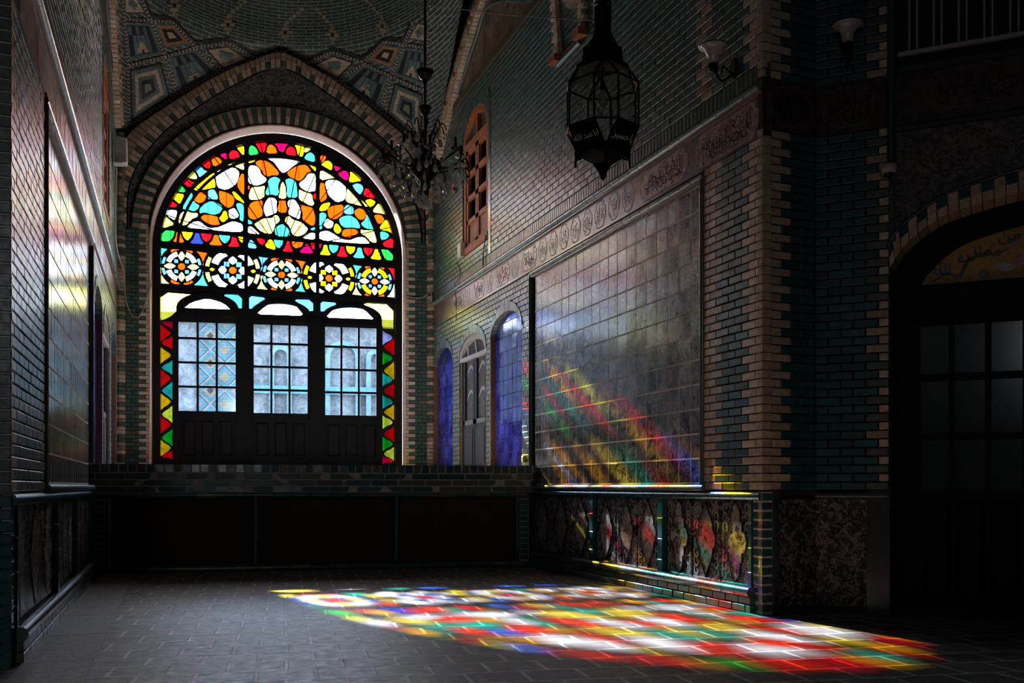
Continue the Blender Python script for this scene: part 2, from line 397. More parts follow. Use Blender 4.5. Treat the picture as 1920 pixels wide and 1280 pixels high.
def lobed(u0, u1, z0, z1, n=10):               # cartouche outline with scalloped ends
    H = z1 - z0; zc = (z0 + z1) / 2; e = H * .36; L = []
    right = [(u1 - e, z0), (u1 - e * .55, z0 + H * .06), (u1 - e * .5, z0 + H * .2), (u1 - e * .08, z0 + H * .27), (u1, zc), (u1 - e * .08, z1 - H * .27), (u1 - e * .5, z1 - H * .2), (u1 - e * .55, z1 - H * .06), (u1 - e, z1)]
    left = [(u0 + (u1 - u), z) for u, z in reversed(right)]
    return right + [(2 * ((u0 + u1) / 2) - u, z) for u, z in reversed(right)]
def cartouche(F, u0, u1, z0, z1, d, parent, seed, fill=(2.1, 2.1, 2.05), ink=(.02, .015, .014), edge=(.5, .43, .38)):
    rnd = random.Random(seed); P = lobed(u0, u1, z0, z1); mb = MB(); mb.prism(F, P, d - .02, d - .001, fill)
    o = mb.build('cartouche', M_FRIEZE, parent); e = MB(); n = len(P)
    cu, cz = (u0 + u1) / 2, (z0 + z1) / 2; k = .012
    Q = [(u + (cu - u) / max(.01, (u1 - u0) / 2) * k, z + (cz - z) / max(.01, (z1 - z0) / 2) * k) for u, z in P]
    e.slab(F, P + P[:1], Q + Q[:1], d - .002, d + .0004, edge); e.build('border', M_PLAST, o)
    if F is FL: return o
    s = MB(); script(s, F, u0 + (u1 - u0) * .1, u1 - (u1 - u0) * .1, z0 + .06, z1 - .0, d - .0014, ink, rnd, 1.9); script(s, F, u0 + (u1 - u0) * .12, u1 - (u1 - u0) * .12, z0, z1 - .09, d - .0014, ink, rnd, 1.7)
    s.build('lettering', M_MORT, o)
    return o

def medallion(kind, u0, u1, z0, z1):           # dado medallion outlines
    cu, cz = (u0 + u1) / 2, (z0 + z1) / 2; W, H = (u1 - u0) * .5, (z1 - z0) * .5
    if kind == 0:
        h = [(0, 1), (.2, .88), (.3, .72), (.3, .52), (.42, .5), (.42, .28), (.62, .22), (.72, 0)]
    else:
        h = [(0, 1), (.12, .82), (.34, .6), (.48, .4), (.5, .25), (.66, .15), (.7, 0)]
    right = [(x, y) for x, y in h] + [(x, -y) for x, y in reversed(h[:-1])]
    return [(cu + x * W, cz + y * H) for x, y in right] + [(cu - x * W, cz + y * H) for x, y in reversed(right[1:-1])]

def niche_arch(zc, r, half, mid, n=20): return [(mid + half * cos(pi * i / n), zc + r * sin(pi * i / n)) for i in range(n + 1)]

def side_wall(F, name, sgn, ustart, seed, zc=4.13):
    """the two long walls mirror each other: tiled dado, picture panel, frieze, green brick, niches on the dais"""
    back = MB(); back.box(F, ustart + .12, 18.2, -.05, 11.5, -.3, -.085, MORTC)
    wall = back.build(name, M_MORT, kind='structure')
    rnd = random.Random(seed)
    # --- corner strip of patterned brick between hall corner and picture panel
    ue = 7.73
    w_ = ue - ustart
    def cs(u, z, k):
        x = u - ustart; e = .2 if k % 2 else .11
        if x < e: return pick(CREAM)
        if x < e + .1 and k % 2 == 0: return pick(OLIVE)
        if ue - u < (.1 if k % 2 else .2) : return pick([TAN[0], CREAM[2]])
        return pick(GREEN + TEAL[:2] + GREEN)
    mb = MB(); bricks(mb, F, lambda z: [(ustart, ue)], .97, 3.74, cs, bw=.2, ph=ustart)
    mb.build('brick_pilaster', M_BRICK, wall)
    # --- picture panel
    pn = MB(); a, b_, z0, z1 = 7.8, 11.98, 1.03, 3.64
    nu, nz = 19, 12; du, dz = (b_ - a) / nu, (z1 - z0) / nz; bd = MB()
    for i in range(nu):
        for j in range(nz):
            c = jit((1, .97, .94), .16); tgt = bd if (i in (0, nu - 1) or j in (0, nz - 1)) else pn
            tgt.brick(F, a + i * du + .0035, a + (i + 1) * du - .0035, z0 + j * dz + .006, z0 + (j + 1) * dz - .006, -.07, -.035 + R.uniform(-.0008, .0008), c, .002, .010)
    g = MB()
    for i in range(nu + 1): g.box(F, a + i * du - .0042, a + i * du + .0042, z0 - .01, z1 + .01, -.085, -.0345, jit((.72, .67, .6), .2))
    for j in range(nz + 1): g.box(F, a - .01, b_ + .01, z0 + j * dz - .0075, z0 + j * dz + .0075, -.085, -.034, jit((.78, .73, .66), .15))
    g.build('tile_grout', M_MORT, wall)
    pn.build('painted_tile_panel', M_PICT, wall); bd.build('painted_tile_border', M_PBORD, wall)
    fr = MB()
    fr.tube([F.p(ue + .03, .98, -.005), F.p(ue + .03, 3.7, -.005)], .028, 8, (.12, .13, .12))
    fr.build('panel_bead', M_GLAZE, wall)
    mo = MB(); u = ue
    while u < 12.05:
        e = min(u + .2, 12.05); mo.tube([F.p(u + .004, 3.69, -.005), F.p(e - .004, 3.69, -.005)], .032, 8, jit((.13, .17, .14), .15)); u += .2
    mo.box(F, ue, 12.06, 3.65, 3.665, -.05, .0, (.4, .34, .27)); mo.box(F, ue, 17.15, 3.725, 3.745, -.06, .012, (.24, .2, .15))
    mo.build('panel_moulding', M_GLAZE, wall)
    gap = MB(); gap.box(F, 12.03, 12.1, 1.0, 3.66, -.085, -.06, (.004, .005, .005)); gap.tube([F.p(12.1, 1.26, -.02), F.p(12.1, 3.66, -.02)], .035, 8, (.03, .06, .05))
    gap.build('recess_strip', M_GLAZE, wall)
    # --- frieze
    fz = MB(); fz.box(F, ustart, 17.15, 3.745, zc - .05, -.085, -.008, (.8, .72, .66)); fz.build('frieze', M_FRIEZE, wall)
    k = 0; u = ustart + .06
    for wdt in (1.0, .95, .28, .28, .3, .26, .3, .28, .28, .3, .55, .3, .62, .3, .6, .3, .6):
        if u + wdt > 17.0: break
        cartouche(F, u, u + wdt, 3.765, zc - .075, -.006, wall, seed * 31 + k, *(((1.1, 1.1, 1.1), (.8, .74, .7), (.8, .74, .7)) if wdt < .4 else ())); u += wdt + (.13 if wdt > .4 else .06); k += 1
    ko = MB(); u = ustart
    while u < 17.1:
        e = min(u + .21, 17.1); ko.tube([F.p(u + .003, zc, .01), F.p(e - .003, zc, .01)], .042, 8, jit((.12, .19, .16), .18)); u += .21
    ko.box(F, ustart, 17.12, zc - .052, zc - .035, -.06, .018, (.28, .14, .08)); ko.build('cornice', M_GLAZE, wall)
    sd = MB(); u = ustart
    while u < 17.1: sd.brick(F, u + .004, u + .062, zc + .05, zc + .19, -.08, -.002, pick(GREEN + OLIVE), .004, .012); u += .068
    sd.build('soldier_course', M_BRICK, wall)
    # --- green brick above with the orange window let into it
    ww = (13.84, 15.12, 6.25, 4.56, .42)
    zb = zc + .195
    def cg(u, z, k):
        if u < ustart + (.2 if k % 2 else .11): return pick(CREAM)
        if 7.6 < u < 7.6 + (.2 if k % 2 else .12): return pick(TAN)
        return pick(GREEN + GREEN + OLIVE, .16)
    iv = side_ivs([ww])
    mb = MB(); bricks(mb, F, lambda z: [(ustart if p < 8 else p, q) for p, q in iv(z)], zb, 7.0, cg, bw=.19, bh=.074, tilt=.02, ph=ustart)
    mb.build('brick_field', M_BRICK, wall)
    st = MB(); st.box(F, 13.7, 13.8, zb, 6.7, -.03, .006, (.07, .1, .085)); st.build('window_strip', M_GLAZE, wall)
    tm = MB(); tm.box(F, 10.9, 17.15, 7.0, 7.1, -.08, .02, (.13, .095, .06)); tm.build('tympanum_moulding', M_RAW, wall)
    ty = MB(); A = [(x, 7.1) for x in (12.2, 12.8, 13.4, 14.0, 14.6, 15.2, 15.8, 16.4)]; B = [(11.9, 7.11), (12.25, 7.24), (13.15, 7.66), (13.95, 7.92), (14.35, 7.76), (14.7, 7.58), (15.5, 7.18), (15.95, 7.11)]; A = [(u, 7.1) for u, z in B]
    ty.strip(F, A, B, -.04, (1, 1, 1)); ty.build('tympanum', M_TYMP, wall)
    tb = MB(); B2 = catmull(B, 2); tb.tube([F.p(u, z, -.02) for u, z in B2], .035, 8, (.09, .13, .11)); tb.build('tympanum_bead', M_GLAZE, wall)
    A = [(12.0, 7.1)] + B + [(16.6, 7.05)]
    ub = MB(); bricks(ub, F, lambda z: [(9.8, 17.15)], 7.1, 8.4, lambda u, z, k: pick(GREEN + OLIVE), d1=-.05); ub.build('brick_spandrel', M_BRICK, wall)
    # --- upper niche over the hall, cream jambs and wooden blocks
    nb = MB()
    for k in range(24):
        z = 6.06 + k * .068; e = .17 if k % 2 else .1; lean = .012 * k
        nb.brick(F, 11.0 + lean, 11.0 + lean + e, z, z + .06, -.07, .05, pick(CREAM)); nb.brick(F, 10.28 - e + .14, 10.42, z, z + .06, -.07, .05, pick(CREAM))
    nb.build('niche_jamb', M_RAW, wall)
    nw = MB()
    for u in (11.0, 10.28): nw.box(F, u - .02, u + .17, 5.97, 6.05, -.05, .11, (.42, .13, .05))
    nw.box(F, 10.42, 11.02, 5.99, 6.02, -.05, .03, (.34, .14, .07)); nw.build('niche_block', M_WOODO, wall)
    ns = MB(); ns.tube([F.p(10.4, 5.95, .02), F.p(11.05, 5.95, .02)], .035, 8, (.1, .18, .15)); ns.build('niche_sill', M_GLAZE, wall)
    # --- dado
    dd = MB(); dd.box(F, ustart + .02, 12.2, .0, .97, -.085, -.05, (.05, .055, .055)); dd.build('dado_ground', M_MORT, wall)
    def bull(z, r, u0, u1, c, nm, dd_=.0):
        m_ = MB(); u = u0
        while u < u1 - .01:
            e = min(u + .2, u1); m_.tube([F.p(u + .003, z, dd_), F.p(e - .003, z, dd_)], r, 8, pick(c)); u += .2
        return m_.build(nm, M_GLAZE, wall)
    bull(.99, .03, 7.7, 12.0, [(.16, .2, .2), (.12, .17, .18), (.2, .22, .2)], 'ledge', .015)
    bull(.925, .038, ustart + .02, 12.15, TEAL, 'dado_cap', -.01)
    bull(.165, .045, ustart + .1, 12.1, [(.06, .08, .075), (.09, .1, .09), (.05, .08, .085)], 'baseboard_bead', .03)
    bs = MB(); bricks(bs, F, lambda z: [(ustart + .1, 12.1)], 0.0, .13, lambda u, z, k: pick(OLIVE + GREEN), d0=-.06, d1=.05, bw=.2, bh=.065); bs.build('baseboard_brick', M_BRICK, wall)
    posts = [(12.02, 12.12), (10.09, 10.18), (8.48, 8.57), (ustart + .14, ustart + .18)]
    ps = MB()
    for (p, q) in posts:
        for j in range(4): ps.brick(F, p, q, .13 + j * .195, .13 + (j + 1) * .195 - .006, -.06, .012, pick(TEAL), .0015, .01)
    ps.build('dado_post', M_GLAZE, wall)
    cb = MB()
    for j in range(13):
        z = .02 + j * .0725; cb.brick(F, ustart + .0, ustart + .13, z, z + .058, -.05, .0, pick(TEAL), .004, .015)
    cb.build('corner_bricks', M_GLAZE, wall)
    cm = MB(); cm.box(F, ustart + .002, ustart + .13, .0, .96, -.05, -.003, (.62, .6, .56)); cm.build('corner_mortar', M_MORT, wall)
    spans = [(10.2, 12.0), (8.59, 10.07), (ustart + .19, 8.46)]
    for si, (p, q) in enumerate(spans):
        wd = (q - p) / 3
        for j in range(3):
            a0, a1 = p + j * wd + .008, p + (j + 1) * wd - .008
            m_ = MB(); m_.brick(F, a0, a1, .2, .885, -.06, -.03, jit((.9, .9, .95), .1), .004, .008)
            pan = m_.build('dado_panel', M_DADO, wall)
            md = MB(); K = (j % 2) if si == 2 else 1
            O_ = medallion(K, a0, a1, .22, .87); md.prism(F, O_, -.05, -.024, (1.05, 1, .95) if j != 1 else (.8, .8, .8)); md.build('medallion', M_CART, pan)
            if F is FL: continue
            sc = MB(); cu, cz = (a0 + a1) / 2, .545; hw = (a1 - a0) / 2
            for sx_ in (-1, 1):
                for sz in (-1, 1):
                    for q_ in range(3):
                        bu, bz = cu + sx_ * hw * .72, cz + sz * (.13 + .075 * q_); r = .05
                        ribbon(sc, F, [(bu + sx_ * r * .5, bz - sz * r), (bu + sx_ * r * .7, bz), (bu, bz + sz * r * .7), (bu - sx_ * r * .6, bz + sz * .1 * r), (bu - sx_ * r * .1, bz - sz * .3 * r)], .008, -.029, (.3, .27, .25))
            sc.slab(F, O_ + O_[:1], [(cu + (u - cu) * 1.05, cz + (z - cz) * 1.02) for u, z in O_ + O_[:1]], -.03, -.018, (.02, .02, .02))
            sc.build('scrollwork', M_MORT, pan)
    # --- dais part: two blue niches and a door between brick piers
    nl = [(12.42, 13.74, 3.1, .28), (13.95, 15.34, 3.0, .3), (15.72, 16.9, 3.05, .26)]
    iv = side_ivs([(a, b, top, 0, ar + .12) for a, b, top, ar in nl])
    mb = MB(); bricks(mb, F, lambda z: [(max(p, 12.14), q) for p, q in iv(z) if q > 12.2], 1.27, 3.72, lambda u, z, k: pick([(.12, .19, .15), (.16, .2, .16), (.2, .21, .17), (.11, .16, .14)]), bw=.13, bh=.075, d1=-.01)
    mb.build('brick_pier', M_BRICK, wall)
    for (a, b, top, ar) in nl:
        mid, half = (a + b) / 2, (b - a) / 2; v = MB()
        voussoirs(v, F, niche_arch(top, ar, half, mid), niche_arch(top, ar + .13, half + .02, mid), 24, lambda i, k: pick([(.14, .19, .16), (.22, .21, .18), (.1, .15, .13)]), -.08, .0)
        v.build('niche_arch', M_BRICK, wall)
    for (a, b, top, ar) in (nl[0], nl[2]):
        t = MB(); n = 7; s = (b - a) / n
        for i in range(n):
            for j in range(11):
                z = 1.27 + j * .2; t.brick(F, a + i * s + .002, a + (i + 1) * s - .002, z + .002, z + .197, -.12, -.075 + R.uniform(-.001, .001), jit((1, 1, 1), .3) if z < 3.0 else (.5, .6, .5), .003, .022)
        t.build('blue_tile_niche', M_BLUE, wall)
        jm = MB(); jm.box(F, b - .02, b + .03, 1.27, top, -.08, -.005, (.2, .1, .05)); jm.build('niche_edge', M_WOODO, wall)
    return wall, ww, nl[1]

def orange_window(F, name, ww):
    a, b, top, bot, ar = ww; root = MB(); C = (.42, .125, .045); mid, half = (a + b) / 2, (b - a) / 2
    root.box(F, a, a + .1, bot, top, -.1, -.02, C); root.box(F, b - .1, b, bot, top, -.1, -.02, C); root.box(F, a, b, bot, bot + .1, -.1, .01, C); root.box(F, a, b, top - .08, top, -.1, -.01, C)
    A = niche_arch(top, ar, half, mid); root.slab(F, A, niche_arch(top, ar - .1, half - .1, mid), -.1, -.01, C)
    root.prism(F, [(mid - .04, top), (mid + .04, top), (mid + .04, top + ar - .05), (mid - .04, top + ar - .05)], -.09, -.03, C)
    w_ = root.build(name, M_WOODO, kind='structure', label='orange wooden arched window high in the green brick wall', cat='window')
    v = MB(); voussoirs(v, F, niche_arch(top, ar, half, mid), niche_arch(top, ar + .16, half + .08, mid), 22, lambda i, k: pick(GREEN), -.08, .004); v.build('brick_arch', M_BRICK, w_)
    for s in (0, 1):
        p, q = (a + .11, mid - .01) if s == 0 else (mid + .01, b - .11); l = MB(); z0, z1 = bot + .1, top - .08
        l.box(F, p, p + .07, z0, z1, -.09, -.035, C); l.box(F, q - .07, q, z0, z1, -.09, -.035, C)
        for k in range(5): z = z0 + (z1 - z0 - .07) * k / 4; l.box(F, p, q, z, z + .07, -.09, -.035, C)
        l.box(F, p + .06, q - .06, z0 + .05, z0 + (z1 - z0) / 4, -.09, -.06, (.36, .11, .05))
        lf = l.build('casement', M_WOODO, w_); g = MB(); g.box(F, p + .06, q - .06, z0 + (z1 - z0) / 4, z1, -.095, -.085, (.09, .07, .06)); g.build('pane', M_WHITE_D, lf)
    fg = MB(); fg.strip(F, [(u, top) for u, z in A], A, -.095, (.09, .07, .06)); fg.build('fan_pane', M_WHITE_D, w_)
    return w_
M_WHITE_D = plain('dim_window_glass', (.1, .085, .075), .25)

def dais_door(F, name, spec):
    a, b, top, ar = spec; mid, half = (a + b) / 2, (b - a) / 2; K = (.012, .012, .013)
    r = MB(); r.box(F, a, a + .09, 1.27, top, -.11, -.03, K); r.box(F, b - .09, b, 1.27, top, -.11, -.03, (.1, .045, .02)); r.box(F, a, b, top - .06, top, -.11, -.02, (.4, .4, .42))
    r.slab(F, niche_arch(top, ar, half, mid), niche_arch(top, ar - .08, half - .08, mid), -.11, -.02, (.4, .38, .36))
    d = r.build(name, M_WOODK, kind='structure', label='dark double door under a small fanlight on the dais', cat='door')
    f = MB(); f.strip(F, [(u, top) for u, z in niche_arch(top, ar, half, mid)], niche_arch(top, ar - .04, half - .05, mid), -.1, (.42, .36, .2)); f.build('fanlight', M_PLAST, d)
    t = MB()
    for k in (-.55, 0, .55): t.slab(F, [(mid + k * .8 - .1, top), (mid + k * half, top + ar * .75)], [(mid + k * .8 - .04, top), (mid + k * half + .05, top + ar * .75)], -.1, -.06, (.4, .4, .42))
    t.build('tracery', M_PLAST, d)
    for s in (0, 1):
        p, q = (a + .1, mid - .012) if s == 0 else (mid + .012, b - .1); l = MB()
        l.box(F, p, q, 1.28, 1.95, -.11, -.055, (.03, .03, .031)); l.box(F, p, p + .08, 1.28, top - .07, -.11, -.05, K); l.box(F, q - .08, q, 1.28, top - .07, -.11, -.05, (.02, .02, .022)); l.box(F, p, q, 1.95, 2.02, -.1, -.05, (.16, .16, .17))
        l.box(F, p + .1, q - .1, 1.34, 1.88, -.06, -.045, (.035, .035, .036))
        lf = l.build('door_leaf', M_WOODK, d); g = MB(); g.box(F, p + .07, q - .07, 2.0, top - .07, -.105, -.09, (.008, .008, .01)); g.build('dark_pane', M_CLEAR_D, lf)
        for z in (2.42, 2.8):
            x = MB(); ribbon(x, F, [(p + .06, z - .1), (p + (q - p) * .3, z), ((p + q) / 2, z + .05), (p + (q - p) * .7, z), (q - .06, z - .1)], .025, -.085, (.32, .32, .36)); x.build('curved_bar', M_WOODK, lf)
    return d
M_CLEAR_D = plain('dark_door_glass', (.006, .006, .008), .1, .25)

wr, wwR, dR = side_wall(FR, 'wall_right', 1, 6.83, 3)
wl, wwL, dL = side_wall(FL, 'wall_left', -1, 6.21, 5, 4.17)
orange_window(FR, 'window_2', wwR); orange_window(FL, 'window_3', wwL)
dais_door(FR, 'door_4', dR); dais_door(FL, 'door_5', dL)
bpy.data.objects['window_2']['label'] = 'orange wooden arched window high in the right green brick wall, behind the chandelier'
bpy.data.objects['window_3']['label'] = 'orange wooden window high in the left wall, seen edge-on beside the white speaker'
bpy.data.objects['door_4']['label'] = 'dark double door with fanlight between the two blue tiled niches'
bpy.data.objects['door_5']['label'] = 'dark double door on the left side of the dais, seen edge-on'

# ------------------------------------------------------------------ back wall with the great arched opening
WCU, WCZ = 2.555, 4.95
bw = MB()                                     # slab with an arched hole
RO = 2.09
out_l = [(-.5, -.05), (-.5, 11.5), (5.6, 11.5), (5.6, -.05)]
hole = arc(WCU, WCZ, RO, pi, 0, 40)
A = [(-.5, 1.3)] + [(-.5, 3)] + [(-.5, 4.95)] + [(lerp((-.5, 4.95), (-.5, 11.5), min(1, i / 10))) if i <= 10 else (lerp((-.5, 11.5), (5.6, 11.5), (i - 10) / 20) if i <= 30 else lerp((5.6, 11.5), (5.6, 4.95), (i - 30) / 10)) for i in range(41)] + [(5.6, 3), (5.6, 1.3)]
B = [(WCU - RO, 1.3), (WCU - RO, 3), (WCU - RO, 4.94)] + hole + [(WCU + RO, 3), (WCU + RO, 1.3)]
bw.slab(FB, A, B, -.5, -.06, MORTC)
bw.box(FB, -.5, 5.6, -.05, 1.3, -.5, -.06, MORTC)
wall_back = bw.build('wall_back', M_MORT, kind='structure')
rv = MB()                                     # plaster reveal round the opening, pink of bounced light in its colour
RC = [(WCU - RO, 1.26)] + [(WCU - RO, 3.0)] + hole + [(WCU + RO, 3.0), (WCU + RO, 1.26)]
def shrink(P, k): return [(WCU + (u - WCU) * (RO + k) / RO, WCZ + (z - WCZ) * ((RO + k) / RO if z > WCZ else 1)) for u, z in P]
rv.slab(FB, RC, shrink(RC, -.02), -.5, .006, (.85, .58, .47)); rv.build('window_reveal', M_PLAST, wall_back)
vr = MB(); NV = 86
pal = lambda i, k: pick(CREAM) if i % 2 else pick(TAN)
voussoirs(vr, FB, arc(WCU, WCZ + .25, RO + .02, pi, 0, 60, RO - .22), arc(WCU, WCZ + .25, RO + .13, pi, 0, 60, RO - .1), NV, lambda i, k: pick(CREAM) if i % 2 == 0 else pick(OLIVE), -.06, .012)
voussoirs(vr, FB, arc(WCU, WCZ + .25, RO + .135, pi, 0, 60, RO - .1), arc(WCU, WCZ + .25, RO + .27, pi, 0, 60, RO + .04), NV, lambda i, k: pick(TAN) if i % 2 == 0 else pick(GREEN), -.06, .008)
vr.build('brick_arch', M_RAW, wall_back)
def sym(P): return P + [(2 * WCU - u, z) for u, z in reversed(P[:-1] if abs(P[-1][0] - WCU) < .02 else P)]
bcur = sym([(.12, 5.16), (.13, 5.7), (.19, 6.0), (.321, 6.296), (.60, 6.68), (.966, 7.039), (1.724, 7.6), (WCU, 8.0)])
acur = sym([(.0, 5.16), (.02, 6.0), (.08, 6.42), (.18, 6.7), (.53, 7.01), (.966, 7.34), (1.613, 7.79), (2.14, 8.06), (WCU, 8.22)])
vcur = arc(WCU, WCZ + .25, RO + .275, pi, 0, 60, RO + .045)
bC, aC, vC = [resample(catmull(q, 6), 90) for q in (bcur, acur, vcur)]
sp = MB(); sp.strip(FB, bC, vC, -.03, (1, 1, 1)); sp.build('ornament_spandrel', M_ORN, wall_back)
bl = MB(); bl.tube([FB.p(u, z, .0) for u, z in bC], .022, 6, (.006, .006, .006)); bl.tube([FB.p(u, z, .0) for u, z in vC], .018, 6, (.006, .006, .006)); bl.build('black_bead', M_GLAZE, wall_back)
mC = [lerp(p, q, .5) for p, q in zip(aC, bC)]
pa = MB(); voussoirs(pa, FB, bC, mC, 96, lambda i, k: pick(CREAM) if i % 3 else pick(OLIVE), -.05, .05, .16); voussoirs(pa, FB, mC, aC, 96, lambda i, k: pick(TAN), -.05, .075, .14)
pa.build('pointed_brick_arch', M_RAW, wall_back)
pr = MB()
def cp(u, z, k):
    x = min(u - .1, 5.01 - u); e = .2 if k % 2 else .31
    return pick(CREAM) if x > e - .02 else pick(GREEN + OLIVE)
def pier(z):
    return [(.1, .465), (4.645, 5.01)]
k = 0; z = 1.27
while z < 5.2:
    e = .2 if k % 2 else .31
    for (s, f) in ((0, lambda x: .1 + x), (1, lambda x: 5.01 - x)):
        cuts = [0, .09 if k % 2 else .16, e, .365] if k % 2 else [0, .16, e, .365]
        for p, q in zip(cuts, cuts[1:]):
            if q - p < .02: continue
            u0, u1 = sorted((f(p + .004), f(q - .003))); pr.brick(FB, u0, u1, z + .004, z + .06, -.06, .0, pick(CREAM) if p >= e - .01 else pick(GREEN + OLIVE), .004, .012)
    z += .064; k += 1
pr.build('patterned_pier', M_RAW, wall_back)
cl = MB()
for uc in (.02, 5.09):
    z = 1.27
    while z < 6.7:
        c = pick(TAN + CREAM[2:3] + OLIVE); ring = []
        for r_, zz in ((.075, z), (.085, z + .006), (.085, z + .054), (.075, z + .06)):
            ring.append([FB.p(uc + r_ * cos(t * pi / 6), zz, r_ * sin(t * pi / 6) + .0) for t in range(7)])
        vs = [v for g in ring for v in g]; cl.add(vs, [(i * 7 + j, i * 7 + j + 1, (i + 1) * 7 + j + 1, (i + 1) * 7 + j) for i in range(3) for j in range(6)], c, None)
        z += .064
    cl.tube([FB.p(uc, 1.27, 0), FB.p(uc, 6.7, 0)], .068, 10, (.02, .018, .015))
cl.build('corner_column', M_RAW, wall_back)

